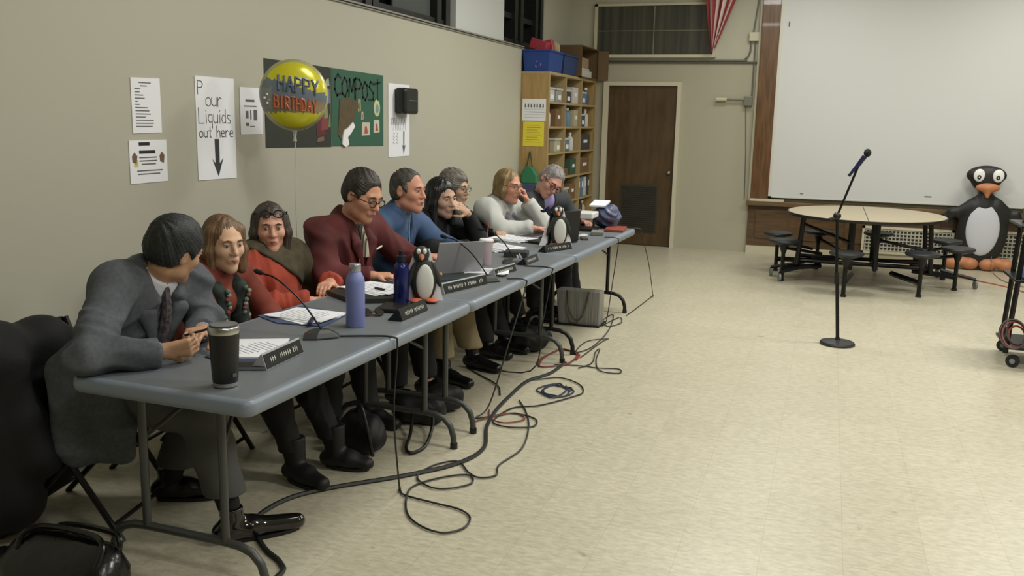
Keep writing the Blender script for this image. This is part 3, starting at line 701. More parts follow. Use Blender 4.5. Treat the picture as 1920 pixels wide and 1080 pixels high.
for (zz, b), items in contents.items():
    ya, yb_ = YD[b]+0.04, YD[b+1]-0.04; n = len(items); wd = (yb_-ya)/n
    for i, (kind, ci) in enumerate(items):
        c, cn = PAL[ci]; m_ = mat('shelf_'+cn.replace(' ', '_'), c, 0.6); y = ya+wd*(i+.5); z = zz+0.012
        where = 'on %s bookcase shelf, %s' % (rowname[zz], bayname[b])
        side = ['', ', left side', ', right side'][0 if n == 1 else (1 if i == 0 else 2)] if n < 3 else [', leftmost', ', second from left', ', second from right', ', rightmost'][i]
        if kind == 'bin':
            w2, h = wd*.42, 0.15
            t = thing('storage_bin', '%s storage bin %s%s' % (cn, where, side), 'bin', (0.17, y, z))
            MB().prism([(-w2*.85, 0), (w2*.85, 0), (w2, h), (w2*.93, h), (w2*.8, .008), (-w2*.8, .008), (-w2*.93, h), (-w2, h)], (0.31, y, z), (0, 1, 0), (0, 0, 1), -0.006)
            MB().b2((0.05, y-w2*.9, z), (0.30, y+w2*.9, z+h)).build('tub', m_, t, bevel=.01)
            MB().b2((0.04, y-w2, z+h-.015), (0.31, y+w2, z+h+.012)).build('lid', mat('bin_lid', (186, 188, 184), .5), t, bevel=.005)
            MB().b2((0.303, y-w2*.4, z+.03), (0.306, y+w2*.4, z+.08)).build('label_card', paper, t)
        elif kind == 'box':
            t = tag(MB().b2((0.06, y-wd*.38, z), (0.3, y+wd*.38, z+.2)).build('cardboard_box', m_, bevel=.004), '%s box %s%s' % (cn, where, side), 'box')
            MB().b2((0.302, y-wd*.15, z+.09), (0.304, y+wd*.15, z+.13)).build('box_label', paper, t)
        elif kind == 'bottle':
            t = thing('bottle', '%s bottle %s%s' % (cn, where, side), 'bottle', (0.24, y, z))
            MB().lathe([(0.045, 0), (0.048, .01), (0.048, .13), (0.04, .155), (0.018, .18), (0.018, .2)], (0.24, y, z), n=16).build('body', m_, t, True)
            MB().lathe([(0.022, .195), (0.022, .225)], (0.24, y, z), n=12).build('cap', paper, t, True)
        elif kind == 'stack':
            t = tag(MB().box((0.18, y, z+.015), (.22, wd*.7, .03)).box((0.185, y+.01, z+.045), (.21, wd*.62, .028)).box((0.18, y-.01, z+.072), (.22, wd*.68, .026)).build('paper_ream', m_, bevel=.003), '%s paper ream pile %s%s' % (cn, where, side), 'paper pile')
        else:
            t = tag(MB().b2((0.06, y-wd*.32, z), (0.3, y+wd*.32, z+.25)).build('ring_binder', m_, bevel=.004), '%s upright ring binder %s%s' % (cn, where, side), 'binder')
            MB().b2((0.302, y-wd*.15, z+.12), (0.304, y+wd*.15, z+.2)).build('spine_label', paper, t)
# papers on the end panel (facing -y)
def endsheet(name, x0, x1, z0, z1, m, label, cat):
    return tag(MB().b2((x0, Y0-0.004, z0), (x1, Y0-0.0005, z1)).build(name, m), label, cat)
e1 = endsheet('calendar_sheet', 0.02, 0.30, 1.64, 1.885, paper, 'white calendar sheet taped to the end of the bookcase', 'notice')
mb = MB()
for i in range(5): mb.b2((0.04, Y0-.005, 1.68+i*.03), (0.285, Y0-.004, 1.682+i*.03))
for i in range(7): mb.b2((0.05+i*.035, Y0-.005, 1.79), (0.065+i*.035, Y0-.004, 1.83))
mb.b2((0.1, Y0-.005, 1.735), (.29, Y0-.004, 1.739)).build('grid_lines', inkg, e1)
e2 = endsheet('yellow_sheet', 0.035, 0.285, 1.355, 1.63, mat('yellow_paper', (222, 208, 62), .7), 'yellow typed sheet taped below the calendar on bookcase end', 'notice')
lines_ = MB()
for i in range(8): lines_.b2((0.08, Y0-.005, 1.40+i*.027), (0.25-(i % 3)*.02, Y0-.004, 1.405+i*.027))
lines_.build('typed_lines', mat('olive_ink', (150, 140, 30), .7), e2)
g = thing('hanging_bag', 'green drawstring bag with dark lower half hanging on the bookcase end', 'bag', (0.15, Y0-.06, 0.7))
MB().tube([(0.13, Y0-.02, 1.30), (0.10, Y0-.04, 1.12), (0.07, Y0-.05, 0.99)], .006, 6).tube([(0.13, Y0-.02, 1.30), (0.17, Y0-.04, 1.12), (0.21, Y0-.05, 0.99)], .006, 6).build('strap', mat('strap_green', (36, 62, 40), .7), g, True)
MB().prism([(.05, 0), (.25, 0), (.245, .10), (.19, .19), (.14, .21), (.08, .18), (.045, .09)], (0, Y0-.02, .93), (1, 0, 0), (0, 0, 1), .08).build('upper_half', mat('bag_green', (44, 112, 78), .6), g, bevel=.025, bseg=4)
MB().prism([(.08, 0), (.22, .01), (.26, .12), (.255, .30), (.04, .30), (.035, .12)], (0, Y0-.02, .64), (1, 0, 0), (0, 0, 1), .085).build('lower_half', mat('bag_navy', (62, 66, 98), .7), g, bevel=.025, bseg=4)
MB().tube([(0.13, Y0, 1.30), (0.13, Y0-.03, 1.30)], .006, 8).build('hook', chrome, g)

# on top of the bookcase
def crate(y0, y1, label, cm, mark=True):
    t = thing('blue_bin', label, 'bin', (0.15, (y0+y1)/2, ZT+.03))
    z = ZT+.03; x0, x1 = 0.0, 0.32; h = .24
    mb = MB(); e = .02
    bot = [(x0+e, y0+e), (x1-e, y0+e), (x1-e, y1-e), (x0+e, y1-e)]; top = [(x0, y0), (x1, y0), (x1, y1), (x0, y1)]; tin = [(x0+.01, y0+.01), (x1-.01, y0+.01), (x1-.01, y1-.01), (x0+.01, y1-.01)]; bin_ = [(x0+e+.008, y0+e+.008), (x1-e-.008, y0+e+.008), (x1-e-.008, y1-e-.008), (x0+e+.008, y1-e-.008)]
    vs = [(x, y, z) for x, y in bot]+[(x, y, z+h) for x, y in top]+[(x, y, z+h) for x, y in tin]+[(x, y, z+.01) for x, y in bin_]
    fs = [(3, 2, 1, 0)]+[(i, (i+1) % 4, 4+(i+1) % 4, 4+i) for i in range(4)]+[(4+i, 4+(i+1) % 4, 8+(i+1) % 4, 8+i) for i in range(4)]+[(8+i, 8+(i+1) % 4, 12+(i+1) % 4, 12+i) for i in range(4)]+[(12, 13, 14, 15)]
    mb._add(vs, fs); mb.build('tub', cm, t)
    MB().b2((x0-.01, y0-.01, z+h-.02), (x1+.01, y0, z+h)).b2((x0-.01, y1, z+h-.02), (x1+.01, y1+.01, z+h)).b2((x1, y0, z+h-.02), (x1+.012, y1, z+h)).each('rim', cm, t)
    if mark:
        q = MB(); Rr = .035
        for k in range(3):
            a0 = math.radians(90+k*120); pts = [(0.18+Rr*math.cos(a0+u*.5), y0+.012, z+.08+Rr*math.sin(a0+u*.5)) for u in (0, .8, 1.6)]
            q.tube(pts, .005, 6)
        q.each('pink_emblem', mat('emblem_pink', (190, 140, 170), .6), t, True)
    return t
blu = mat('crate_blue', (34, 66, 138), .45)
crate(10.06, 10.62, 'blue plastic bin with pink mark on bookcase top, nearest the window', blu)
crate(10.68, 11.28, 'second blue plastic bin on bookcase top beside the brown carton', mat('crate_blue2', (34, 58, 104), .5), False)
t = tag(MB().box((0.14, 10.25, ZT+.33), (.2, .14, .12), Matrix.Rotation(.3, 3, 'Y')).box((0.2, 10.36, ZT+.30), (.16, .08, .18), Matrix.Rotation(-.2, 3, 'Y')).build('snack_packet', mat('packet_red', (168, 60, 74), .4), bevel=.01), 'red and pink packets sticking out of the nearer blue bin', 'packets')
t = tag(MB().box((0.18, 10.47, ZT+.29), (.2, .012, .2), Matrix.Rotation(.12, 3, 'X')).box((0.2, 10.50, ZT+.28), (.2, .012, .18), Matrix.Rotation(.2, 3, 'X')).box((0.2, 10.53, ZT+.27), (.2, .012, .17), Matrix.Rotation(.25, 3, 'X')).build('paper_folder', mat('folder_cream', (196, 184, 150), .6)), 'cream folders standing at the back of the nearer blue bin', 'folders')
t = thing('brown_carton', 'open brown cardboard carton turned on its side atop the bookcase', 'carton', (0.18, 11.8, ZT+.03))
z = ZT+.03; y0, y1, h = 11.32, 12.22, .38
cbm = mat('cardboard', (98, 76, 48), .75)
MB().b2((0.0, y0, z), (.36, y1, z+.012)).b2((0.0, y0, z+h), (.36, y1, z+h+.012)).b2((0.0, y0, z), (.012, y1, z+h)).b2((0.0, y0, z), (.36, y0+.012, z+h)).b2((0.0, y1-.012, z), (.36, y1, z+h)).build('carton_shell', cbm, t)
MB().box((.42, y1-.01, z+h*.5), (.14, .012, h), Matrix.Rotation(.25, 3, 'Z')).build('flap', cbm, t)
tag(MB().b2((0.08, 11.5, z+.012), (.33, 11.95, z+.10)).b2((0.10, 11.55, z+.10), (.31, 11.9, z+.13)).build('white_tray', mat('tray_white', (190, 190, 182), .5), bevel=.006), 'white trays inside the open brown carton', 'tray')
tag(MB().b2((0.08, 11.52, z+.131), (.30, 11.9, z+.26)).build('small_box', mat('box_tan', (150, 130, 104), .7), bevel=.006), 'tan box sitting on the white trays in the carton', 'box')

# ================================================================== FLAG
t = thing('flag', 'draped red and white striped flag hanging high by the back window', 'flag', (1.9, YB-.2, 2.55))
vs = []; fs = []; mi = []; nu, nv = 44, 24
for j in range(nv+1):
    v = j/nv
    for i in range(nu+1):
        u = i/nu
        xl = 1.66*(1-v)+1.83*v; xr = 2.33*(1-v)+1.885*v
        x = xl+(xr-xl)*u; z = 3.75*(1-v)+(2.56+.05*math.sin(u*9))*v
        y = YB-.2+.045*math.sin(u*6*math.pi+.6*v)*(1-.5*v)
        vs.append((x, y, z)); vs.append((x, y+.004, z))
def vid(i, j, k): return (j*(nu+1)+i)*2+k
for j in range(nv):
    for i in range(nu):
        m_ = int(i/nu*9) % 2
        fs.append((vid(i, j, 0), vid(i+1, j, 0), vid(i+1, j+1, 0), vid(i, j+1, 0))); mi.append(m_)
        fs.append((vid(i, j, 1), vid(i, j+1, 1), vid(i+1, j+1, 1), vid(i+1, j, 1))); mi.append(m_)
mk('cloth', vs, fs, [mat('flag_red', (142, 52, 58), .7), mat('flag_white', (206, 190, 184), .7)], t, mi, True)

# ================================================================== ROUND CAFETERIA TABLE
def round_table():
    cx, cy = 3.78, 10.46; rx, ry = .80, .93
    t = thing('cafeteria_table', 'round folding cafeteria table with black stools attached, before the wood panelling', 'table', (cx, cy, 0))
    lam = mat('laminate_cream', (178, 166, 138), .35); edge = mat('edge_black', (24, 22, 20), .4)
    for s in (-1, 1):
        mb = MB()
        a = [(.006*s+0, ry), ] ; pts = []
        for i in range(25):
            an = math.radians(90-s*180*i/24) ; pts.append((rx*math.cos(an)+.004*s, ry*math.sin(an)))
        n = len(pts)
        for (k, z0, z1, mm) in ((1.0, .715, .742, 1), (.985, .742, .744, 0)):
            vs = [(cx+x*k, cy+y*k, z0) for x, y in pts]+[(cx+x*k, cy+y*k, z1) for x, y in pts]
            mb.mat(mm)._add(vs, [tuple(range(n-1, -1, -1)), tuple(range(n, 2*n))]+[(i, (i+1) % n, n+(i+1) % n, n+i) for i in range(n)])
        mb.build('tabletop_half', [lam, edge], t)
    MB().b2((cx-.004, cy-ry, .73), (cx+.004, cy+ry, .7445)).build('hinge_strip', edge, t)
    # underframe
    fr = MB()
    for sx in (-1, 1):
        fr.tube([(cx+sx*.62, cy-.3, .71), (cx+sx*.66, cy-.3, .2), (cx+sx*.66, cy+.3, .2), (cx+sx*.62, cy+.3, .71)], .024, 8)
        fr.tube([(cx+sx*.12, cy-.42, .71), (cx+sx*.12, cy-.42, .2), (cx+sx*.12, cy+.42, .2), (cx+sx*.12, cy+.42, .71)], .024, 8)
    fr.tube([(cx-.66, cy-.2, .22), (cx+.66, cy-.2, .22)], .022, 8).tube([(cx-.66, cy+.2, .22), (cx+.66, cy+.2, .22)], .022, 8)
    fr.tube([(cx-.12, cy-.3, .45), (cx-.6, cy-.3, .62)], .016, 8).tube([(cx+.12, cy-.3, .5), (cx+.6, cy-.3, .42)], .016, 8).tube([(cx-.6, cy, .68), (cx+.6, cy, .68)], .02, 8)
    fr.build('underframe', blackm, t, True)
    seatm = mat('stool_black', (38, 41, 44), .45)
    st = [(2.88, 10.82), (2.98, 10.14), (3.32, 11.2), (3.60, 9.42), (4.31, 9.74), (4.70, 10.33), (3.98, 11.42), (4.66, 11.02)]
    for i, (x, y) in enumerate(st):
        s_ = MB().lathe([(.06, .385), (.155, .415), (.165, .432), (.16, .445), (0.14, .452), (0.02, .448)], (x, y, 0), n=26).build('stool_seat', seatm, t, True)
        d = Vector((cx-x, cy-y, 0)); d.normalize(); e = Vector((x, y, 0))+d*.0
        inner = e+d*.42
        MB().tube([(x, y, .39), (x, y, .02)], .021, 8).tube([(x, y, .39), (x, y, .30)], [.055, .022], 10).build('stool_post', blackm, t, True)
        MB().tube([(x, y, .14), (inner.x, inner.y, .17), ], .028, 4).tube([(x, y, .36), (inner.x, inner.y, .30)], .018, 6).build('stool_arm', blackm, t)
        MB().lathe([(.028, 0), (.028, .022)], (x, y, 0), n=12).build('stool_foot', blackp, t, True)
    for (x, y) in ((2.85, 10.42), (2.96, 10.08), (4.92, 10.52), (4.62, 11.2), (3.1, 11.1)):
        MB().lathe([(.03, -.012), (.045, -.010), (.045, .010), (.03, .012)], (x, y, .045), (1, .3, 0), 18).build('caster', mat('caster_grey', (112, 122, 118), .4), t, True)
        d = Vector((cx-x, cy-y, 0)).normalized()
        MB().tube([(x, y, .1), (x+d.x*.35, y+d.y*.35, .18)], .018, 4).tube([(x, y, .1), (x, y, .05)], .012, 6).build('caster_arm', blackm, t)
round_table()

# ================================================================== MIC STAND
t = thing('microphone_stand', 'black microphone stand with round base alone on the open floor', 'microphone stand', (3.535, 7.27, 0))
MB().lathe([(.128, 0), (.13, .012), (.122, .024), (.08, .034), (.02, .04), (.018, .055)], (3.535, 7.27, 0), n=36).build('base', mat('cast_black', (34, 36, 38), .45), t, True)
MB().tube([(3.535, 7.27, .03), (3.49, 7.27, .55)], .014, 10).tube([(3.49, 7.27, .5), (3.455, 7.27, .99)], .011, 10).build('pole', blackm, t, True)
MB().tube([(3.49, 7.27, .47), (3.486, 7.27, .56)], .016, 10).ell((3.455, 7.27, .985), (.03, .022, .03), 12).tube([(3.43, 7.25, .97), (3.40, 7.22, .96)], .012, 8).build('clutch', blackp, t, True)
MB().tube([(3.445, 7.27, .955), (3.582, 7.27, 1.39)], .009, 10).build('boom', blackm, t, True)
MB().tube([(3.575, 7.27, 1.365), (3.59, 7.27, 1.40), (3.60, 7.27, 1.415)], [.012, .018, .017], 10).build('mic_clip', mat('clip_navy', (28, 32, 66), .4), t, True)
mi_ = thing('microphone', 'handheld microphone clipped to the top of the floor stand', 'microphone', (3.52, 7.27, 1.30))
MB().tube([(3.522, 7.27, 1.300), (3.56, 7.27, 1.355), (3.612, 7.27, 1.435)], [.010, .014, .019], 12).build('handle', mat('mic_navy', (38, 40, 84), .35, .3), mi_, True)
MB().ell((3.628, 7.27, 1.460), (.027, .027, .031), 18).build('grille_head', mat('mic_mesh', (26, 28, 30), .6, .4, bump=.6, bscale=500), mi_, True)
MB().tube([(3.522, 7.27, 1.300), (3.512, 7.27, 1.285)], .011, 8).build('plug', blackp, mi_, True)

# ================================================================== AV CART at the right edge
t = thing('av_cart', 'black wheeled cart cut off by the right edge of the room view', 'cart', (5.0, 7.3, 0))
MB().tube([(4.655, 7.1, .09), (4.70, 7.1, 1.0)], .018, 4).tube([(4.70, 7.55, .09), (4.74, 7.55, 1.0)], .018, 4).tube([(5.3, 7.1, .09), (5.26, 7.1, 1.0)], .018, 4).tube([(5.3, 7.55, .09), (5.26, 7.55, 1.0)], .018, 4).each('post', blackm, t)
for zz in (.12, .60, .98): MB().b2((4.66, 7.08, zz), (5.3, 7.57, zz+.02)).build('cart_shelf', blackm, t, bevel=.004)
for (x, y) in ((4.70, 7.06), (4.72, 7.57), (5.27, 7.06), (5.27, 7.57)):
    wq = MB().lathe([(.03, -.014), (.045, -.012), (.045, .012), (.03, .014)], (x, y, .046), (0.4, 1, 0), 20).build('wheel', mat('tyre_black', (22, 22, 24), .5), t, True)
    MB().lathe([(.018, -.018), (.018, .018)], (x, y, .046), (0.4, 1, 0), 14).build('hub', mat('hub_grey', (130, 132, 134), .4), wq, True)
c_ = thing('cable_coil', 'red and black cable coiled on the lower shelf of the cart', 'cable', (4.70, 7.12, .14))
for (dx, dz, rr, mm) in ((0, 0, .085, mat('cable_red', (140, 62, 54), .5)), (.015, .01, .07, mat('cable_black', (28, 30, 28), .45)), (-.01, .006, .095, MATS['cable_black']), (.02, -.01, .06, MATS['cable_red'])):
    pts = [(4.685+dx+rr*math.cos(a*.35)*.9, 7.03+.05*math.sin(a*.35)+dx, .24+dz+rr*math.sin(a*.35)) for a in range(18)]
    MB().tube(pts, .008, 6, closed=True).build('loop', mm, c_, True)
tag(MB().b2((4.72, 7.12, .62), (5.0, 7.4, .70)).build('blue_packet', mat('packet_blue', (110, 126, 176), .5), bevel=.01), 'pale blue box on the middle shelf of the cart', 'box')
tag(MB().b2((4.73, 7.15, 1.0), (5.2, 7.5, 1.10)).build('projector_unit', mat('projector_grey', (60, 64, 66), .5), bevel=.01), 'dark projector on the top shelf of the cart', 'projector')

# ================================================================== TABLE-TOP THINGS
def lay(name, pts, h, m, label=None, cat=None, parent=None, z=0.0, group=None):
    """flat sheet/board from table-plane corners"""
    n = len(pts); a = [(x, y, TZ+z) for x, y in pts]; b = [(x, y, TZ+z+h) for x, y in pts]
    mb = MB()._add(a+b, [tuple(range(n-1, -1, -1)), tuple(range(n, 2*n))]+[(i, (i+1) % n, n+(i+1) % n, n+i) for i in range(n)])
    o = mb.build(name, m, parent)
    if label: tag(o, label, cat, group)
    return o
def sheetrows(parent, c, ang, w_, h_, z, n=9):
    mb = MB(); R = Matrix.Rotation(ang, 3, 'Z')
    for i in range(n):
        p = Vector((0.0, -h_*.38+i*h_*.76/n, 0)); L_ = w_*(.78 if i % 4 else .5)
        q = Vector((c[0], c[1], 0))+R@p
        mb.box((q.x, q.y, TZ+z), (L_, .0035, .0006), R)
    return mb.build('printed_lines', mat('text_grey', (150, 152, 160), .7), parent)
def papers(name, c, ang, w_, h_, z0, t_, label, fan=0.0, n=1):
    R = Matrix.Rotation(ang, 3, 'Z'); mb = MB()
    for i in range(n):
        R2 = Matrix.Rotation(ang+fan*i, 3, 'Z'); mb.box((c[0]+.012*i*(1 if fan else 0), c[1]+.006*i, TZ+z0+t_*(i+.5)/n), (w_, h_, t_/n*.9), R2)
    o = tag(mb.build(name, paper), label, 'papers')
    sheetrows(o, c, ang+fan*(n-1), w_, h_, z0+t_+.0005)
    return o
# near place
lay('folder', [(1.20, 2.78), (1.40, 2.70), (1.49, 2.88), (1.36, 3.13), (1.16, 3.04)], .004, mat('folder_navy', (44, 58, 92), .5), 'navy folder under the sheets beside the black tumbler', 'folder')
o = lay('paper_sheets', [(1.155, 3.03), (1.30, 2.79), (1.465, 2.86), (1.345, 3.13)], .006, paper, 'white typed sheets on navy folder beside the black tumbler', 'papers', z=.004)
sheetrows(o, (1.31, 2.95), -0.45, .18, .24, .0105)
t = thing('phone', 'black phone with silver edge lying behind the nearest name plate', 'phone', (1.44, 2.72, TZ))
MB().box((1.44, 2.722, TZ+.006), (.075, .13, .010), Matrix.Rotation(-1.15, 3, 'Z')).build('case', mat('phone_edge', (140, 140, 146), .3, .6), t, bevel=.003)
MB().box((1.44, 2.722, TZ+.0115), (.068, .12, .002), Matrix.Rotation(-1.15, 3, 'Z')).build('screen', blackp, t)
t = thing('travel_tumbler', 'black travel tumbler with steel rim and base on near table corner', 'tumbler', (1.497, 2.50, TZ))
MB().lathe([(.041, .014), (.043, .03), (.049, .15), (.051, .185)], (1.497, 2.50, TZ), n=32).build('body', mat('tumbler_black', (17, 18, 18), .38), t, True)
MB().lathe([(.037, 0), (.041, .004), (.0415, .016)], (1.497, 2.50, TZ), n=32).build('steel_base', chrome, t, True)
MB().lathe([(.0515, .184), (.0525, .19), (.0525, .205), (.050, .208)], (1.497, 2.50, TZ), n=32).build('steel_rim', chrome, t, True)
MB().lathe([(.047, .205), (.046, .214), (.02, .215)], (1.497, 2.50, TZ), n=28).build('lid', mat('lid_smoke', (70, 74, 76), .2), t, True)
MB().box((1.543, 2.488, TZ+.045), (.002, .014, .012), Matrix.Rotation(-.3, 3, 'Z')).build('maker_mark', mat('mark_grey', (86, 88, 90), .4), t)
# name plates: black wedge plates with a pale line of lettering
npn = [0]
def name_plate(a, b, label, h=.055, white_frame=False, txt='m'):
    a = Vector((a[0], a[1], TZ)); b = Vector((b[0], b[1], TZ)); d = (b-a); L_ = d.length; d.normalize(); n = d.cross(Vector((0, 0, 1)))
    t = thing('name_plate', label, 'name plate', (a+b)/2, 0, 'desk name plates')
    tilt = .35; up = (Vector((0, 0, 1))-n*tilt).normalized()
    hb = .07
    # wedge body
    A = [a, a-n*hb, a+Vector((0, 0, h))-n*(h*tilt)]
    vs = A+[p+d*L_ for p in A]
    MB()._add(vs, [(0, 1, 2), (5, 4, 3), (0, 3, 4, 1), (1, 4, 5, 2), (2, 5, 3, 0)]).build('holder', mat('plate_white', (170, 174, 178), .4) if white_frame else blackp, t)
    fw = Vector(up).cross(d)
    Wn = d.cross(up)
    MB().prism([(.004, .003), (L_-.004, .003), (L_-.004, h-.004), (.004, h-.004)], a+Wn*.0008, d, up, .002).build('face_plate', mat('plate_black', (18, 20, 20), .35), t)
    mb = MB(); x = .04; rr = random.Random(int(a.y*100))
    while x < L_-.04:
        w_ = rr.choice((.006, .008, .010)); hh = h*.34
        if rr.random() > .14:
            mb.prism([(x, h*.33), (x+w_*.35, h*.33), (x+w_*.35, h*.33+hh), (x, h*.33+hh)], a+Wn*.0029, d, up, .0006)
            mb.prism([(x, h*.33+hh*rr.choice((0, .4, .8))), (x+w_, h*.33+hh*.5), (x+w_, h*.33+hh*.7)], a+Wn*.0029, d, up, .0006)
        x += w_+.005
    mb.build('lettering', mat('plate_text', (205, 208, 196), .5), t)
    return t
name_plate((1.515, 2.715), (1.50, 2.985), 'black name plate nearest the camera, beside typed sheets', .06, True)
name_plate((1.60, 3.64), (1.605, 3.92), 'black name plate in front of the navy bottle', .055)
name_plate((1.525, 4.31), (1.62, 4.70), 'long grey-framed name plate in front of the silver laptop', .06, True)
name_plate((1.58, 4.94), (1.62, 5.20), 'name plate just past the second desk microphone base', .05, True)
name_plate((1.60, 5.44), (1.61, 5.68), 'name plate in front of the folded reading glasses, mid row', .045)
name_plate((1.545, 6.04), (1.66, 6.33), 'black name plate under the far paper penguin', .05)
# sheets and binders
lay('folder', [(0.96, 3.47), (1.12, 3.38), (1.34, 3.40), (1.31, 3.69), (1.02, 3.74)], .004, mat('folder_slate', (70, 84, 118), .5), 'slate blue folder under fanned papers left of lavender bottle', 'folder')
papers('paper_sheets', (1.15, 3.54), 1.2, .22, .28, .004, .009, 'fanned white papers beside the lavender bottle', .16, 3)
tag(MB().box((1.27, 3.42, TZ+.0185), (.02, .12, .01), Matrix.Rotation(.4, 3, 'Z')).build('marker_pen', mat('pen_navy', (40, 44, 70), .4), bevel=.003), 'dark marker pen lying on the fanned white papers', 'pen')
def gooseneck(bx, by, ang, tip, label, ctrl=None):
    t = thing('desk_microphone', label, 'microphone', (bx, by, TZ), 0, None)
    R = Matrix.Rotation(ang, 3, 'Z')
    f = lambda x, y, z: tuple(Vector((bx, by, TZ))+R@Vector((x, y, z)))
    vs = []
    for (k, z) in ((1.0, 0), (1.0, .006), (.72, .022), (.35, .034)):
        for (x, y) in ((-.075, -.055), (-.02, -.06), (.07, -.03), (.07, .03), (-.02, .06), (-.075, .055)): vs.append(f(x*k, y*k, z))
    fs = [tuple(range(5, -1, -1)), tuple(range(18, 24))]+[(i*6+k, i*6+(k+1) % 6, (i+1)*6+(k+1) % 6, (i+1)*6+k) for i in range(3) for k in range(6)]
    MB()._add(vs, fs).build('base', mat('mic_base', (44, 47, 46), .42), t, bevel=.004)
    b = Vector(f(0, 0, .03)); tip = Vector(tip); m1 = b.lerp(tip, .35)+Vector((0, 0, .04)); m2 = b.lerp(tip, .75)+Vector((0, 0, .035))
    MB().tube(catmull([b, m1, m2, tip], 5), .0038, 8).build('gooseneck', blackm, t, True)
    d = (tip-m2).normalized()
    MB().tube([tip, tip+d*.012, tip+d*.035, tip+d*.045], [.006, .011, .011, .006], 12).build('mic_head', mat('foam_black', (20, 20, 20), .9), t, True)
gooseneck(1.43, 3.24, .5, (1.13, 3.27, 0.975), 'gooseneck desk microphone nearest the camera, grey triangular base')
gooseneck(1.58, 4.80, .5, (1.30, 4.86, 0.96), 'gooseneck desk microphone in front of the white straw cup')
gooseneck(1.50, 5.50, .4, (1.27, 5.55, 0.93), 'gooseneck desk microphone before the person in black with chin on hand')
gooseneck(1.50, 6.85, .4, (1.26, 6.95, 0.93), 'gooseneck desk microphone reaching toward the person in white sweater')
t = thing('water_bottle', 'tall lavender metal water bottle with steel cap', 'bottle', (1.458, 3.475, TZ))
MB().lathe([(.040, 0), (.042, .005), (.042, .195), (.039, .215), (.029, .235), (.0245, .243)], (1.458, 3.475, TZ), n=32).build('body', mat('lavender', (118, 128, 182), .42), t, True)
MB().lathe([(.0245, .243), (.026, .246), (.026, .275), (.024, .278), (.01, .279)], (1.458, 3.475, TZ), n=24).build('cap', mat('cap_steel', (176, 176, 186), .3, .7), t, True)
lay('binder', [(0.97, 4.06), (1.20, 3.90), (1.40, 4.02), (1.36, 4.32), (1.06, 4.50)], .022, mat('binder_black', (34, 38, 34), .5), 'black binder under the white papers in front of the maroon jacket', 'binder')
papers('paper_sheets', (1.17, 4.20), 1.15, .24, .32, .022, .008, 'open white papers on black binder before the person in maroon', .10, 3)
tag(MB().box((1.23, 4.15, TZ+.036), (.012, .07, .008), Matrix.Rotation(1.2, 3, 'Z')).build('pen', blackp), 'black pen lying on the papers before the maroon jacket', 'pen')
o = thing('folded_sunglasses', 'brown-black folded eyeglasses lying between lavender and navy bottles', 'eyeglasses', (1.42, 3.72, TZ))
MB().tube([(1.38, 3.66, TZ+.008), (1.47, 3.70, TZ+.008)], .004, 6).tube([(1.37, 3.69, TZ+.016), (1.46, 3.74, TZ+.014)], .0035, 6).each('temple', mat('tortoise', (60, 36, 34), .35), o, True)
MB().lathe([(.022, 0), (.024, .004), (.022, .008)], (1.395, 3.70, TZ+.012), (.6, -.2, 1), 18).lathe([(.022, 0), (.024, .004), (.022, .008)], (1.445, 3.72, TZ+.012), (.6, -.2, 1), 18).each('lens', mat('lens_dark', (30, 26, 28), .15), o, True)
tag(MB().box((1.45, 3.86, TZ+.01), (.13, .16, .018), Matrix.Rotation(.15, 3, 'Z')).build('black_wallet', mat('wallet_black', (24, 24, 24), .4), bevel=.005), 'flat black wallet lying before the navy bottle', 'wallet')
t = thing('navy_bottle', 'dark navy water bottle standing beside the nearer paper penguin', 'bottle', (1.41, 4.03, TZ))
MB().lathe([(.036, 0), (.038, .005), (.038, .17), (.034, .19), (.022, .205)], (1.41, 4.03, TZ), n=28).build('body', mat('navy_shiny', (20, 28, 86), .2), t, True)
MB().lathe([(.022, .205), (.026, .207), (.026, .235), (.012, .24), (.012, .26)], (1.41, 4.03, TZ), n=20).build('cap', mat('cap_navy', (14, 16, 34), .4), t, True)
# paper penguins on the table
def paper_penguin(x, y, yaw, s, label):
    t = thing('paper_penguin', label, 'penguin figure', (x, y, TZ), 0)
    R = Matrix.Rotation(yaw, 3, 'Z')
    def P(a, b, z): return tuple(Vector((x, y, TZ))+R@Vector((a*s, b*s, z*s)))
    def blob(name, c, r, m, tilt=0.0):
        R2 = R@Matrix.Rotation(tilt, 3, 'X')
        return MB().ell(P(*c), tuple(k*s for k in r), 20, R2).build(name, m, t, True)
    blob('body', (0, 0, .105), (.022, .062, .112), mat('penguin_dark', (36, 40, 34), .6))
    blob('belly', (.017, .004, .10), (.014, .043, .088), mat('penguin_white', (206, 208, 200), .6))
    blob('head', (0, -.012, .235), (.020, .040, .042), MATS['penguin_dark'])
    for sy in (-1, 1):
        e = blob('eye', (.017, -.012+sy*.015, .252), (.007, .010, .014), mat('eye_white', (235, 235, 228), .4))
        MB().ell(P(.0245, -.012+sy*.012, .250), (.002*s, .003*s, .003*s), 8).build('pupil', blackp, e, True)
    MB().tube([P(.012, -.012, .225), P(.035, -.012, .212)], [.018*s, .003*s], 10).build('beak', mat('beak_orange', (190, 116, 84), .6), t, True)
    for sy in (-1, 1): blob('wing', (0, sy*.060, .135), (.010, .016, .070), MATS['penguin_dark'], sy*.35)
    for sy in (-1, 1): blob('foot', (.03, sy*.038, .012), (.036, .032, .011), mat('foot_red', (188, 92, 66), .6))
    MB()._add([P(-.03, -.13, 0), P(-.02, .10, 0), P(-.012, .03, .26), P(-.012, -.04, .26), P(-.034, -.13, 0), P(-.024, .10, 0), P(-.016, .03, .26), P(-.016, -.04, .26)],
              [(0, 1, 2, 3), (7, 6, 5, 4), (0, 3, 7, 4), (1, 5, 6, 2), (2, 6, 7, 3), (0, 4, 5, 1)]).build('white_card_backing', paper, t)
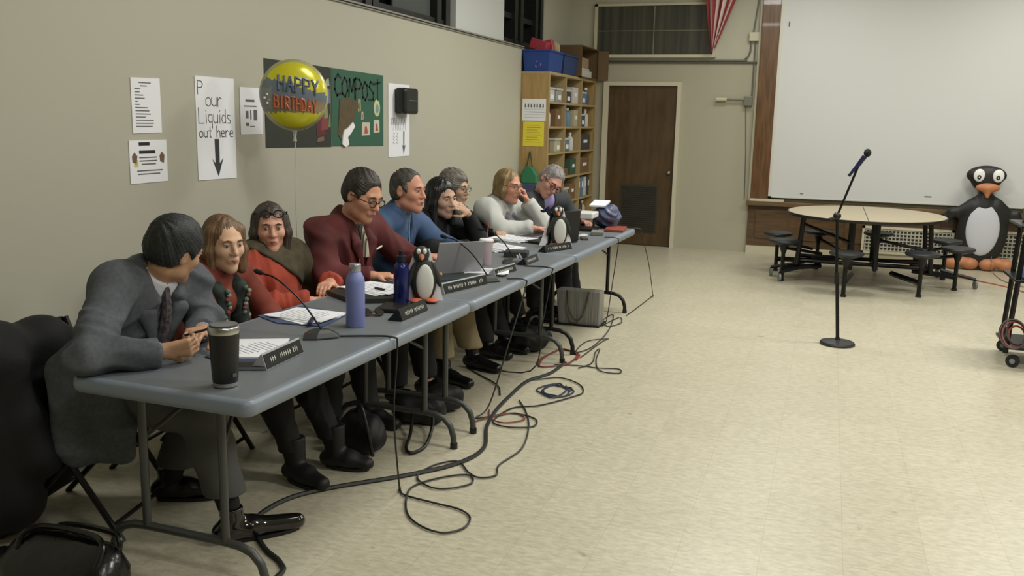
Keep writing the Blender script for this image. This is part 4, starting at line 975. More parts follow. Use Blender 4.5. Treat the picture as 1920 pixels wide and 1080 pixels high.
paper_penguin(1.50, 4.10, -1.05, 1.02, 'paper penguin with white card back beside the navy bottle')
paper_penguin(1.53, 6.42, -1.05, 1.08, 'far paper penguin beside the black standing folder')
lay('paper_sheets', [(1.32, 4.28), (1.20, 4.50), (1.30, 4.62), (1.44, 4.40)], .01, paper, 'white papers just behind the nearer paper penguin', 'papers')
# laptops
def laptop(x, y, yaw, label, m, open_=1.9, w_=.33, d_=.23):
    t = thing('laptop', label, 'laptop', (x, y, TZ))
    R = Matrix.Rotation(yaw, 3, 'Z')
    def q(v): return Vector((x, y, TZ))+R@Vector(v)
    MB().box(q((0, 0, .009)), (d_, w_, .016), R).build('base', m, t, bevel=.003)
    MB().box(q((-.01, 0, .0175)), (d_*.5, w_*.85, .002), R).build('keyboard', blackp, t)
    Rl = R@Matrix.Rotation(open_-math.pi/2, 3, 'Y')
    hinge = q((d_/2, 0, .016)); c = hinge+Rl@Vector((0, 0, d_*.48))
    MB().box(c, (.008, w_, d_*.96), Rl).build('lid', m, t, bevel=.003)
    MB().box(c-Rl@Vector((.005, 0, 0)), (.002, w_*.93, d_*.86), Rl).build('screen', darkglass, t)
    return t
laptop(1.28, 4.97, -.75, 'silver laptop with lid tilted back beside the white straw cup', mat('laptop_silver', (150, 150, 154), .4, .2), 1.9, .30, .21)
t = thing('plastic_cup', 'clear plastic cup with white lid and red straw behind silver laptop', 'cup', (1.36, 5.36, TZ))
MB().lathe([(.030, 0), (.034, .03), (.042, .15)], (1.36, 5.36, TZ), n=24).build('cup_body', mat('cup_pink', (176, 160, 166), .25), t, True)
MB().lathe([(.045, .15), (.046, .158), (.040, .165), (.01, .168)], (1.36, 5.36, TZ), n=24).build('lid', paper, t, True)
MB().tube([(1.36, 5.36, TZ+.16), (1.365, 5.385, TZ+.27)], .0035, 8).build('straw', mat('straw_red', (160, 84, 74), .4), t, True)
papers('paper_sheets', (1.13, 5.28), 1.3, .2, .26, 0, .012, 'white papers before the person in the blue jacket', .1, 2)
lay('open_binder', [(1.33, 4.63), (1.60, 4.86), (1.42, 5.06), (1.26, 4.80)], .014, mat('binder_grey', (52, 60, 62), .5), 'dark binder lying open in front of the silver laptop', 'binder')
papers('paper_sheets', (1.49, 5.02), .2, .24, .17, .014, .006, 'white papers on the dark binder beside second desk microphone', .1, 2)
papers('paper_sheets', (1.18, 6.06), .9, .22, .30, 0, .02, 'thick pile of papers in front of the grey-haired person', .1, 3)
tag(MB().box((1.42, 5.78, TZ+.02), (.16, .12, .04), Matrix.Rotation(.2, 3, 'Z')).build('equipment_box', mat('box_char', (40, 44, 44), .5), bevel=.006), 'small charcoal audio box between desk microphones', 'audio box')
t = thing('folded_glasses', 'wire reading glasses folded beside the small charcoal audio box', 'eyeglasses', (1.50, 5.62, TZ))
MB().lathe([(.022, 0), (.024, .003), (.022, .006)], (1.49, 5.60, TZ+.02), (1, .2, .6), 16).lathe([(.022, 0), (.024, .003), (.022, .006)], (1.49, 5.65, TZ+.02), (1, .2, .6), 16).each('lens', mat('lens_clear', (150, 156, 160), .15), t, True)
MB().tube([(1.47, 5.57, TZ+.02), (1.38, 5.60, TZ+.006)], .002, 6).build('temple', chrome, t, True)
papers('paper_sheets', (1.10, 6.62), 1.2, .26, .34, 0, .015, 'spread white papers under the elbows of the white sweater', .12, 3)
laptop(1.22, 6.86, -.2, 'low silver notebook computer before the person in white sweater', mat('laptop_grey', (120, 122, 130), .4, .2), 2.6, .34, .22)
laptop(1.42, 6.60, -.45, 'black laptop standing open just left of the far paper penguin', blackp, 1.65, .34, .24)
t = thing('document_camera', 'black document camera with white top near the far table end', 'camera device', (1.46, 7.50, TZ))
MB().box((1.46, 7.52, TZ+.012), (.17, .2, .024)).build('base', blackp, t, bevel=.005)
MB().tube([(1.42, 7.44, TZ+.02), (1.42, 7.44, TZ+.12)], .01, 8).tube([(1.50, 7.60, TZ+.02), (1.50, 7.60, TZ+.12)], .01, 8).each('arm', blackp, t, True)
MB().box((1.46, 7.52, TZ+.13), (.15, .22, .05)).build('head', mat('doc_white', (210, 212, 210), .4), t, bevel=.01)
tag(MB().box((1.62, 7.25, TZ+.015), (.10, .16, .03), Matrix.Rotation(.2, 3, 'Z')).build('small_grey_box', mat('sg', (120, 120, 116), .5), bevel=.005), 'small grey box lying at the far table edge', 'box')
tag(MB().box((1.50, 7.80, TZ+.205), (.14, .2, .015), Matrix.Rotation(.15, 3, 'X')).build('white_booklet', paper), 'white booklet lying on top of the crumpled blue bag', 'booklet')
tag(MB().box((1.69, 7.62, TZ+.012), (.16, .30, .022), Matrix.Rotation(.1, 3, 'Z')).build('red_folder', mat('folder_red', (136, 62, 48), .5), bevel=.003), 'brick red folder at the far end of the table row', 'folder')
for i, (x, y, c, nm) in enumerate(((1.55, 7.05, (200, 200, 196), 'white cup lid lying near the document camera'), (1.60, 6.90, (70, 68, 60), 'dark remote control lying at the far table edge'))):
    tag(MB().box((x, y, TZ+.008), (.05, .12, .016), Matrix.Rotation(.4*i, 3, 'Z')).build('cup_lid' if i == 0 else 'remote_control', mat('odd_%d' % i, c, .5), bevel=.003), nm, 'lid' if i == 0 else 'remote control')

# ================================================================== FLOOR THINGS
t = thing('striped_tote', 'silver striped tote bag standing under the far folding table', 'tote bag', (1.53, 7.15, 0))
MB()._add([(1.36, 7.08, 0), (1.70, 7.08, 0), (1.71, 7.06, .29), (1.34, 7.06, .29), (1.36, 7.26, 0), (1.70, 7.26, 0), (1.71, 7.20, .29), (1.34, 7.20, .29)],
          [(0, 1, 2, 3), (7, 6, 5, 4), (0, 3, 7, 4), (1, 5, 6, 2), (0, 4, 5, 1), (3, 2, 6, 7)]).build('bag_body', mat('tote_silver', (150, 148, 142), .45, rgb2=(112, 112, 108), vary=.2, vscale=10, stretch=(9, 1, .3)), t, bevel=.008)
for yy in (7.055, 7.205): MB().tube(catmull([(1.44, yy, .29), (1.45, yy-.01, .16), (1.50, yy-.012, .06), (1.56, yy-.012, .07), (1.60, yy-.01, .18), (1.62, yy, .29)], 5), .006, 6).build('handle', mat('handle_olive', (84, 80, 52), .7), t, True)
MB().b2((1.35, 7.05, 0), (1.71, 7.29, .012)).build('dark_base', blackp, t)
cab = mat('cord_black', (30, 32, 30), .5)
def cable(name, pts2, r, m, label, z=None, hang=None, n=6):
    p3 = [(x, y, (z[i] if z else 0.008)) for i, (x, y) in enumerate(pts2)]
    if hang: p3 = hang+p3
    o = MB().tube(catmull(p3, n), r, 6).build(name, m, None, True)
    return tag(o, label, 'cable')
C1 = [(1.76, 5.88), (1.74, 5.57), (1.66, 5.34), (1.66, 5.03), (1.68, 4.7), (1.73, 4.42), (1.83, 4.11), (1.79, 3.87), (1.62, 3.63), (1.38, 3.38), (1.27, 3.21), (1.25, 3.02), (1.3, 2.91), (1.45, 2.77), (1.56, 2.7), (1.61, 2.62), (1.60, 2.4)]
cable('floor_cable', C1, .011, cab, 'thick black cable running along the floor beneath the tables')
C2 = [(1.66, 3.50), (1.70, 3.44), (1.76, 3.42), (1.89, 3.40), (2.0, 3.38), (2.07, 3.32), (2.08, 3.22), (2.02, 3.15), (1.92, 3.17), (1.82, 3.25), (1.74, 3.4), (1.71, 3.54), (1.79, 3.68), (1.89, 3.75), (1.94, 3.67), (1.88, 3.58), (1.8, 3.55), (1.7, 3.61), (1.67, 3.7), (1.7, 3.82), (1.78, 3.89), (1.88, 3.78), (1.95, 3.74), (2.01, 3.8), (1.98, 3.93), (2.01, 4.18), (1.94, 4.51), (1.84, 4.76), (1.74, 4.94)]
cable('audio_cable', C2, .0045, cab, 'thin black cord dropping from the near table and looping widest on floor',
      hang=[(1.50, 3.26, TZ+.006), (1.60, 3.31, TZ+.006), (1.705, 3.34, TZ+.004), (1.722, 3.35, TZ-.04), (1.70, 3.36, .4), (1.68, 3.45, .05)])
C3 = [(1.62, 4.55), (1.66, 4.56), (1.78, 4.69), (1.93, 4.65), (1.96, 4.52), (1.83, 4.46), (1.73, 4.52), (1.75, 4.78), (1.88, 4.89), (2.01, 5.12), (2.05, 5.25), (1.98, 5.41), (1.83, 5.5), (1.69, 5.39)]
cable('audio_cable', C3, .0045, cab, 'thin black cord looping on the floor past the middle table legs', hang=[(1.66, 4.9, TZ+.005), (1.755, 4.93, TZ+.002), (1.765, 4.93, TZ-.05), (1.72, 4.8, .4), (1.66, 4.65, .06)])
C4 = [(1.88, 5.78), (1.93, 5.95), (1.88, 6.25), (1.89, 6.34), (1.94, 6.03), (2.03, 5.77), (2.16, 5.76), (2.14, 5.86), (2.0, 5.83), (1.88, 5.84), (1.7, 5.8)]
cable('audio_cable', C4, .004, cab, 'thin dark cord with small loop at the rightmost of the floor tangle')
C5 = [(1.72, 7.13), (1.78, 7.49), (1.84, 7.3), (1.77, 7.11), (1.68, 7.33), (1.71, 7.58), (1.81, 6.96), (1.82, 6.39), (1.75, 6.19), (1.74, 6.54), (1.87, 6.69), (1.85, 6.59), (1.82, 6.06)]
cable('audio_cable', C5, .004, cab, 'thin cord curling on the floor beside the striped tote', hang=[(1.72, 7.08, TZ+.004), (1.815, 7.1, TZ), (1.83, 7.1, TZ-.05), (1.80, 7.1, .4), (1.76, 7.1, .06)])
C6 = [(1.55+.12*math.cos(a*.7)*(1+.15*math.sin(a*1.3)), 5.98+.25*math.sin(a*.7)*(1+.2*math.cos(a*2.1))) for a in range(22)]
cable('extension_cable', [(x+.14, y) for x, y in C6], .005, mat('cord_red', (120, 54, 48), .5), 'reddish extension cord tangled under the far end of middle table')
C7 = [(1.88+.09*math.cos(a*.8)*(1+.3*math.sin(a)), 5.22+.13*math.sin(a*.8)*(1+.3*math.cos(a*1.7))) for a in range(26)]
cable('cord_bundle', C7, .0045, mat('cord_slate', (40, 48, 66), .5), 'dark blue-black cord bundle coiled where the thick cable bends')
C8 = [(1.62, 4.45), (1.72, 4.62), (1.80, 4.70), (1.88, 4.62), (1.80, 4.52), (1.70, 4.56), (1.64, 4.70)]
cable('extension_cable', C8, .004, MATS['cord_red'], 'short red cord curled on floor near the middle table foot')
cable('power_cable', [(1.16, 5.55), (1.50, 5.2), (1.60, 5.0)], .0045, cab, 'cord hanging straight down between the tables beside khaki trousers', hang=[(1.60, 5.40, TZ+.004), (1.768, 5.42, TZ), (1.775, 5.42, TZ-.05), (1.6, 5.35, .4), (1.3, 5.6, .05)][:3]+[(1.74, 5.38, .4), (1.66, 5.4, .06)])
cable('power_cable', [(1.86, 8.6), (1.84, 8.0), (1.82, 7.6)], .004, cab, 'cord dropping from the far table end to the floor', hang=[(1.78, 7.80, TZ+.003), (1.855, 7.85, TZ), (1.86, 7.9, TZ-.05), (1.90, 8.1, .4), (1.88, 8.5, .05)])
cable('extension_cable', [(4.15, 11.9), (4.6, 11.5), (5.1, 11.0), (5.35, 10.6), (5.5, 10.0)], .006, mat('cord_orange', (176, 92, 58), .5), 'orange extension cord on floor near the big penguin feet')
cable('power_cable', [(5.28, 11.7), (5.30, 11.2), (5.42, 10.9), (5.6, 10.6)], .004, mat('cord_brown', (120, 84, 66), .5), 'thin brown cord curving from the big penguin to the right', hang=[(5.27, 11.95, .18), (5.27, 11.88, .06)])
cable('extension_cable', [(3.55, 11.6), (3.9, 11.75), (4.3, 11.95), (4.7, 12.0)], .005, MATS['cord_orange'], 'orange cord lying along the radiator grille under round table')

# leather bag bottom left
t = thing('leather_bag', 'shiny black leather bag on the floor at bottom left', 'bag', (0.90, 2.42, 0))
def sdfbag(): pass
lea = mat('black_leather', (8, 9, 10), .28, bump=.6, bscale=14, coat=.15)
mb = MB()
def loft(secs, n=24):
    vs = []; fs = []
    for (c, ax, bx, ang) in secs:
        for k in range(n):
            a = 2*math.pi*k/n; ca, sa = math.cos(a), math.sin(a)
            x = math.copysign(abs(ca)**.6, ca)*ax; y = math.copysign(abs(sa)**.6, sa)*bx
            vs.append((c[0]+x*math.cos(ang)-y*math.sin(ang), c[1]+x*math.sin(ang)+y*math.cos(ang), c[2]))
    m_ = len(secs)
    for i in range(m_-1):
        for k in range(n): fs.append((i*n+k, i*n+(k+1) % n, (i+1)*n+(k+1) % n, (i+1)*n+k))
    fs.append(tuple(range(n-1, -1, -1))); fs.append(tuple((m_-1)*n+k for k in range(n)))
    return vs, fs
vs, fs = loft([((.90, 2.30, 0), .22, .10, .0), ((.90, 2.30, .05), .245, .115, .0), ((.90, 2.31, .12), .24, .105, .0), ((.90, 2.33, .17), .21, .06, .0), ((.90, 2.34, .195), .19, .03, .0), ((.90, 2.34, .20), .18, .012, 0)])
MB()._add(vs, fs).build('bag_body', lea, t, True)
MB().tube([(.70, 2.345, .19), (.90, 2.35, .215), (1.11, 2.345, .19)], .006, 8).build('zip_top', mat('zip_dark', (40, 42, 44), .3, .5), t, True)
MB().tube(catmull([(.74, 2.27, .16), (.74, 2.30, .20), (.80, 2.34, .222), (1.0, 2.34, .222), (1.07, 2.31, .20), (1.08, 2.26, .14)], 6), .010, 8).build('handle', lea, t, True)
MB().tube(catmull([(.78, 2.40, .15), (.78, 2.41, .185), (.84, 2.42, .20), (1.0, 2.42, .20), (1.05, 2.41, .18), (1.06, 2.39, .13)], 6), .010, 8).build('handle', lea, t, True)
MB().b2((.86, 2.19, .03), (.90, 2.197, .05)).b2((.98, 2.19, .02), (1.05, 2.196, .035)).build('buckle', chrome, t)
bpy.data.objects['leather_bag'].location.x += .10; bpy.data.objects['leather_bag'].location.y -= .06
tag(MB().ell((.60, 2.30, .03), (.05, .10, .03), 14).build('shoe', blackp, None, True), 'small black shoe on floor left of the shiny leather bag', 'shoe')

# ================================================================== BIG PENGUIN
def big_penguin():
    yb = 12.02
    t = thing('penguin_decoration', 'large black and white cartoon penguin standing against the back wall', 'penguin decoration', (5.16, yb, 0))
    bk = mat('penguin_black', (26, 27, 27), .5); org = mat('penguin_orange', (182, 120, 80), .5)
    wh = mat('penguin_belly', (196, 198, 206), .45)
    def e(name, x, z, rx, rz, m, dy=0.0, ry=.05, rot=0.0):
        return MB().ell((x, yb+dy, z), (rx, ry, rz), 32, Matrix.Rotation(rot, 3, 'Y')).build(name, m, t, True)
    S = SDF(); 
    S.ell((5.15, yb, .47), (.275, .085, .44), k=.05)                     # trunk
    S.ell((5.15, yb, .62), (.20, .08, .26), k=.05)
    S.rc((5.02, yb, .76), (4.74, yb+.01, .62), .075, .045, .06, flat=((0, 1, 0), 1.3)); S.rc((5.28, yb, .76), (5.54, yb+.01, .60), .075, .045, .06, flat=((0, 1, 0), 1.3))
    S.rc((4.80, yb, .68), (4.76, yb, .56), .05, .02, .04); S.rc((5.49, yb, .68), (5.52, yb, .54), .05, .02, .04)
    S.rc((5.14, yb, .78), (5.14, yb, .95), .075, .07, .05)
    S.ell((5.13, yb, 1.125), (.215, .085, .115), k=.03)
    S.ell((5.13, yb, 1.04), (.15, .08, .10), k=.04)
    S.build('body', .012, bk, t)
    e('belly', 5.145, .50, .185, .325, wh, -.055, .05)
    for x in (5.045, 5.245):
        q = e('eye', x, 1.125, .062, .075, mat('eye_big', (232, 234, 232), .3), -.075, .022)
        MB().ell((x-.004, yb-.098, 1.105), (.022, .006, .026), 16).build('pupil', bk, q, True)
        MB().ell((x-.004, yb-.104, 1.103), (.007, .003, .008), 10).build('glint', MATS['eye_big'], q, True)
    B_ = SDF(); B_.ell((5.145, yb-.09, .985), (.13, .05, .055), k=.02); B_.rc((5.145, yb-.09, .96), (5.145, yb-.11, .885), .055, .022, .03); B_.build('beak', .01, org, t)
    F_ = SDF()
    for x in (4.80, 4.90, 5.04, 5.26, 5.38, 5.48):
        pass
    for (xs) in ((4.86, 5.05), (5.24, 5.44)):
        f_ = SDF()
        for x in xs: f_.ell((x, yb-.03, .075), (.095, .085, .075), k=.03)
        f_.ell(((xs[0]+xs[1])/2, yb, .10), (.10, .07, .06), k=.03)
        f_.build('foot', .011, org, t)

big_penguin()
# ================================================================== PEOPLE
def A3(*p): return np.array(p, float)
def nz(v): v = np.array(v, float); return v/np.linalg.norm(v)
def skin_mat(name, rgb): return mat(name, rgb, .5, rgb2=tuple(v*.93 for v in rgb), vary=.1, vscale=14, bump=.05, bscale=200)
def wr(seed, amp, sc=(14, 14, 9)):
    """cloth creases: a few warped waves"""
    r = np.random.RandomState(seed); K = r.randn(5, 3)*np.array(sc); ph = r.rand(5)*6.28; K2 = r.randn(3, 3)*6
    def fn(v):
        w_ = np.stack([np.sin(v@K2[i]+i) for i in range(3)], 1)*.07; q = v+w_; s = 0
        for i in range(4): s = s+(lambda a_: np.exp(-(a_*1.6)**2))(np.sin(q@K[i]*.75+ph[i]))*.8
        return amp*(s-.9)
    return fn

class Person:
    def __init__(s, **k):
        s.__dict__.update(dict(girth=1.0, sh=1.0, hs=1.08, fem=False, res=.006, belly=0.0)); s.__dict__.update(k)
        s.F = nz(s.hf); u = np.array(s.hu, float); u = u-s.F*(u@s.F); s.U = nz(u); s.R = np.cross(s.F, s.U)
        s.right = nz(A3(*s.shR)-A3(*s.shL)); up = A3(*s.neck)-A3(*s.hip); s.up = nz(up-s.right*(up@s.right)); s.fwd = np.cross(s.up, s.right)
        s.hip = A3(*s.hip); s.neck = A3(*s.neck); s.head = A3(*s.head)
        for n in ('shR', 'shL', 'elR', 'elL', 'wrR', 'wrL', 'knR', 'knL', 'anR', 'anL'): setattr(s, n, A3(*getattr(s, n)))
    def H(s, x, y, z): return s.head+(s.R*x+s.F*y+s.U*z)*s.hs        # head space: right, forward, up
    def T(s, x, y, z): return s.hip+s.right*x+s.fwd*y+s.up*z         # trunk space
    def torso(s, S, o, upto=1.0, k=.05):
        g = s.girth; L = np.linalg.norm(s.neck-s.hip); Rm = np.stack([s.right, s.fwd, s.up])
        S.ell(s.T(0, -.01, .0), (.165*g+o, .115*g+o, .12+o), Rm, k)
        S.ell(s.T(0, .01+s.belly*.5, L*.32), (.145*g+o, (.10+s.belly)*g+o, .15+o), Rm, k)
        S.ell(s.T(0, .0+s.belly*.2, L*.66), (.165*g*s.sh+o, .105*g+o, .17+o), Rm, k)
        if s.fem:
            for q in (-1, 1): S.ell(s.T(q*.07, .075, L*.68), (.062+o, .055+o, .06+o), Rm, .04)
        m = (s.shR+s.shL)/2
        S.rc(s.shR*.93+m*.07, s.shL*.93+m*.07, .062*g**.5+o, .062*g**.5+o, k)
        for sh in (s.shR, s.shL): S.rc(s.neck-s.up*.02, sh+s.up*.0, .05+o, .055+o, k)
        return S
    def arm(s, S, side, o, to='wrist', k=.03, cuff=None):
        sh, el, wr_ = (s.shR, s.elR, s.wrR) if side == 'R' else (s.shL, s.elL, s.wrL)
        g = s.girth**.5
        S.rc(sh, el, .056*g+o, .044*g+o, k)
        cut = None
        if to == 'cuff': e = wr_-nz(wr_-el)*.015; cut = [(e, nz(wr_-el))]
        S.rc(el, wr_, .045*g+o, (.029+o*.9) if to == 'cuff' else .027, k, cut=cut)
    def leg(s, S, side, o, k=.03, cut=None, wide=0.0):
        q = 1 if side == 'R' else -1; kn, an = (s.knR, s.anR) if side == 'R' else (s.knL, s.anL); g = s.girth**.5
        hp = s.hip+s.right*q*.085
        S.rc(hp, kn, .095*g+o, .062*g+o, k+.02)
        d = an-kn
        S.rc(kn, kn+d*.35, .062*g+o, .057*g+o+wide*.3, k, cut=cut); S.rc(kn+d*.35, an, .057*g+o+wide*.3, .036+o+wide, k, cut=cut)
    def hand(s, S, side):
        d, n, curl = s.handR if side == 'R' else s.handL
        w0 = s.wrR if side == 'R' else s.wrL
        d = nz(d); n = np.array(n, float); n = nz(n-d*(n@d)); sd = np.cross(d, n)
        if side == 'R': sd = -sd                      # thumb side
        c = 1.05
        for t in (-.028, -.010, .010, .026): S.rc(w0+sd*t*.5+d*.005, w0+d*.085*c+sd*t, .017, .0115, .012)
        for i, (t, L) in enumerate(((.029, .070), (.010, .079), (-.010, .073), (-.028, .057))):
            p = w0+d*.086*c+sd*t; a = .25+curl*.35
            for j, f_ in enumerate((.45, .32, .23)):
                dd = d*math.cos(a)+n*math.sin(a); q = p+dd*L*f_*c; r = .0092-.0008*j-(.001 if i == 3 else 0)
                S.rc(p, q, r, r-.0006, .004); p = q; a += curl*.75
        p = w0+d*.028+sd*.026; dd = nz(d*.62+sd*.72+n*.3)
        q = p+dd*.042*c; S.rc(p, q, .015, .011, .012); dd = nz(d*.9+sd*.15+n*(.35+.3*curl)); r_ = q+dd*.03; S.rc(q, r_, .0105, .0095, .004); S.rc(r_, r_+nz(dd+n*.2)*.024, .0095, .0085, .004)
    def headsdf(s, S):
        H = s.H; Rm = np.stack([s.R, s.F, s.U]); h = s.hs; f = s.fem; jw = .80 if f else 1.0
        e = lambda c, r, k, op='u': S.ell(H(*c), tuple(x*h for x in r), Rm, k*h, op)
        S.rc(s.neck-s.up*.03, H(0, -.02, -.07), (.052 if f else .060)*h, (.050 if f else .058)*h, .03)
        e((0, -.012, .034), (.074, .096, .086), .02)
        e((0, .028, -.02), (.064*jw**.4, .064, .082), .03)
        S.rc(H(-.040*jw, .02, -.072), H(0, .066, -.098), .026*h, .021*h, .03*h); S.rc(H(.040*jw, .02, -.072), H(0, .066, -.098), .026*h, .021*h, .03*h)
        for q in (-1, 1): e((q*.040, .056, -.022), (.024, .028, .022), .025)
        e((0, .082, .026), (.046, .014, .012 if not f else .008), .02)
        for q in (-1, 1): e((q*.031, .104, .008), (.018, .018, .014), .014, 's')
        S.rc(H(0, .086, .018), H(0, .112, -.026), .0085*h, .0115*h, .012*h)
        for q in (-1, 1): e((q*.011, .098, -.030), (.009, .010, .008), .008)
        e((0, .086, -.060), (.026, .016, .016), .014)
        e((0, .103, -.0615), (.021, .006, .0015), .004, 's')
        for q in (-1, 1):
            e((q*.077, -.008, -.004), (.009, .019, .031), .008)
            e((q*.086, -.002, .0), (.006, .010, .016), .006, 's')
    def eyes(s, root, iris=(60, 50, 40), brow=(60, 44, 32), lip=(168, 100, 88), down=0.0):
        h = s.hs; Rm = Matrix([list(s.R), list(s.F), list(s.U)]).transposed()
        ew = mat('sclera', (200, 196, 190), .25); im = mat('iris_%d' % iris[0], iris, .2)
        for q in (-1, 1):
            o = MB().ell(s.H(q*.031, .080, .008), (.0125*h,)*3, 14, Rm).build('eye', ew, root, True)
            MB().ell(s.H(q*.031+.001, .0900, .0065-down*.004), (.0062*h, .0032*h, .0062*h), 10, Rm).build('iris', im, o, True)
            MB().ell(s.H(q*.031, .0835, .015-down*.004), (.0155*h, .0112*h, (.0062+down*.004)*h), 12, Rm).build('eyelid', s.skin, root, True)
            MB().tube([s.H(q*.014, .098, .026), s.H(q*.030, .0985, .0315), s.H(q*.048, .086, .026)], [.0028*h, .0036*h, .002*h], 6).build('eyebrow', mat('brow_%d' % brow[0], brow, .8), root, True)
        lm = mat('lip_%d' % lip[1], lip, .45)
        MB().tube([s.H(-.023, .090, -.0615), s.H(-.009, .1015, -.0575), s.H(0, .1025, -.0585), s.H(.009, .1015, -.0575), s.H(.023, .090, -.0615)], [.0015*h, .0042*h, .0042*h, .0042*h, .0015*h], 8).tube(
            [s.H(-.020, .090, -.063), s.H(0, .1015, -.067), s.H(.020, .090, -.063)], [.0015*h, .0052*h, .0015*h], 8).build('lips', lm, root, True)
    def start(s, label, skinrgb):
        s.root = thing('person', label, 'person', (float(s.hip[0]), float(s.hip[1]), 0.0))
        s.skin = skin_mat('skin_%d' % skinrgb[0], skinrgb)
        S = SDF(); s.torso(S, 0)
        for q in 'RL': s.arm(S, q, 0); s.leg(S, q, 0); s.hand(S, q)
        for q, an, toe in (('R', s.anR, s.toeR), ('L', s.anL, s.toeL)):
            t = A3(*toe); az = an[2]-.08; b_ = A3(an[0], an[1], .05+max(az, 0)); e_ = b_+(A3(t[0], t[1], .032)-b_)*.72; S.rc(an, b_, .032, .030, .02); S.rc(b_, e_, .028, .020, .02)
        s.headsdf(S)
        S.build('body', s.res, s.skin, s.root)
        return s
    def hair(s, m, style='short', length=.2, seed=1, part=0.0, vol=0.0, recede=0.0, amp=.003, res=.0045):
        S = SDF(); h = s.hs; H = s.H; Rm = np.stack([s.R, s.F, s.U])
        e = lambda c, r, k, op='u': S.ell(H(*c), tuple(x*h for x in r), Rm, k*h, op)
        e((0, -.018, .042), (.081+vol, .101+vol, .090+vol), .02)
        if style == 'short':
            e((0, -.045, -.01), (.074+vol*.5, .068+vol*.5, .065), .03)
            for q in (-1, 1): e((q*.074, .026, .01), (.010, .016, .030), .012)
            e((0, .085, -.03-recede*0), (.058, .062, .088), .012, 's')
            e((0, .105-recede, .03+recede*.5), (.060, .040+recede, .040+recede), .014, 's')
            for q in (-1, 1): e((q*.092, .010, -.020), (.030, .034, .042), .008, 's')
            S.planes([(H(0, 0, -.062), s.U-s.F*.25)], H(0, 0, 0)-.25, H(0, 0, 0)+.25, 's', .012)
        else:
            g = s.up*0+A3(0, 0, 1)
            back = H(0, -.075, .0); tail = A3(*(H(0, -.075, -.09)))-g*(length-.09)
            S.rc(back, H(0, -.078, -.09), .062*h, .058*h, .04, flat=(s.F, 1.25)); S.rc(H(0, -.078, -.09), tail, .060*h, .048*h, .03, flat=(s.F, 1.5))
            for q in (-1, 1):
                S.rc(H(q*.066, .012, .055), H(q*.080, .020, -.03), .026*h, .024*h, .03); S.rc(H(q*.080, .020, -.03), H(q*.072, .020, -.03)-g*(length-.03), .025*h, .020*h, .02)
                S.rc(H(q*.055, -.045, .0), H(q*.068, -.035, -.03)-g*(length-.04), .035*h, .028*h, .03)
            e((0, .112, -.028), (.056, .070, .092), .012, 's')
            e((part, .118, .048), (.044, .050, .048), .014, 's')
        r = np.random.RandomState(seed)
        def dp(v):
            q = (v-s.head)/h; x, y, z = q@s.R, q@s.F, q@s.U
            an = np.arctan2(y-.0, x+1e-6) if style != 'short' else np.arctan2(z-.1, x)*1.2+y*8
            return amp*(.35*np.sin(an*38+z*9+seed)+.3*np.sin(an*63-z*14)+.9*np.sin(y*60+an*7+seed)*np.sin(x*50+z*30)+.8*np.sin(x*34+y*21)*np.sin(z*40+seed))
        S.build('hair', res, m, s.root, dp)
    def top(s, name, m, o=.016, seed=1, amp=.006, collar=None, vneck=None, skirt=None, res=None, sleeves='cuff', extra=None, sc=(14, 14, 9)):
        S = SDF(); s.torso(S, o)
        for q in 'RL': s.arm(S, q, o, sleeves)
        if skirt:
            for (a, b, ra, rb, fl) in skirt: S.rc(a, b, ra, rb, .05, flat=fl)
        if extra: extra(S)
        if collar:   # (height up the neck, radius)
            a = s.neck-s.up*.02; nd = nz(s.H(0, -.02, -.07)-s.neck); b = s.neck+nd*collar[0]; S.rc(a, b, collar[1]+.012, collar[1], .03, cut=[(b, nd)])
        if vneck:    # (depth, half width at the top)
            dep, hw = vneck; top_ = s.neck+s.up*.08; bot = s.neck-s.up*dep+s.fwd*.1
            Lh = dep+.08; sl = hw/Lh
            pl = [(bot, s.right-s.up*sl), (bot, -s.right-s.up*sl), (s.neck+s.fwd*.015, -s.fwd)]
            S.planes(pl, s.neck-.35, s.neck+.35, 's', .006)
        return S.build(name, res or s.res, m, s.root, wr(seed, amp, sc))
    def shirt(s, name, m, o=.006, collar=(.06, .062)):
        S = SDF(); s.torso(S, o)
        nd = nz(s.H(0, -.02, -.07)-s.neck); b = s.neck+nd*collar[0]
        S.rc(s.neck-s.up*.05, b, collar[1]+.02, collar[1]+.004, .04, cut=[(b, nd)])
        return S.build(name, s.res, m, s.root)
    def lapels(s, m, dep=.24, x0=.065, out=.0):
        nk, f, u_, r_ = s.neck, s.fwd, s.up, s.right
        for q in (1, -1):
            S = SDF(); a = nk+r_*q*x0+u_*.025+f*(.02+out); b = nk+r_*q*(x0+.012)-u_*dep*.38+f*(.115+out); c = nk+r_*q*.02-u_*dep+f*(.155+out)
            S.rc(nk+r_*q*.05+u_*.035-f*.05, a, .017, .018, .02); S.rc(a, b, .018, .036, .02, flat=(f, 2.4)); S.rc(b, c, .036, .012, .02, flat=(f, 2.2))
            S.build('lapel', s.res, m, s.root)
    def trousers(s, m, hemR=.12, hemL=.12, o=.012, seed=3, wide=.012, res=None, amp=.005):
        S = SDF(); Rm = np.stack([s.right, s.fwd, s.up]); g = s.girth
        S.ell(s.T(0, -.01, .0), (.165*g+o, .115*g+o, .11+o), Rm, .05)
        for q, hz in (('R', hemR), ('L', hemL)): s.leg(S, q, o, cut=[((0, 0, hz), (0, 0, -1))], wide=wide)
        return S.build('trousers', res or s.res, m, s.root, wr(seed, amp, (16, 16, 10)))
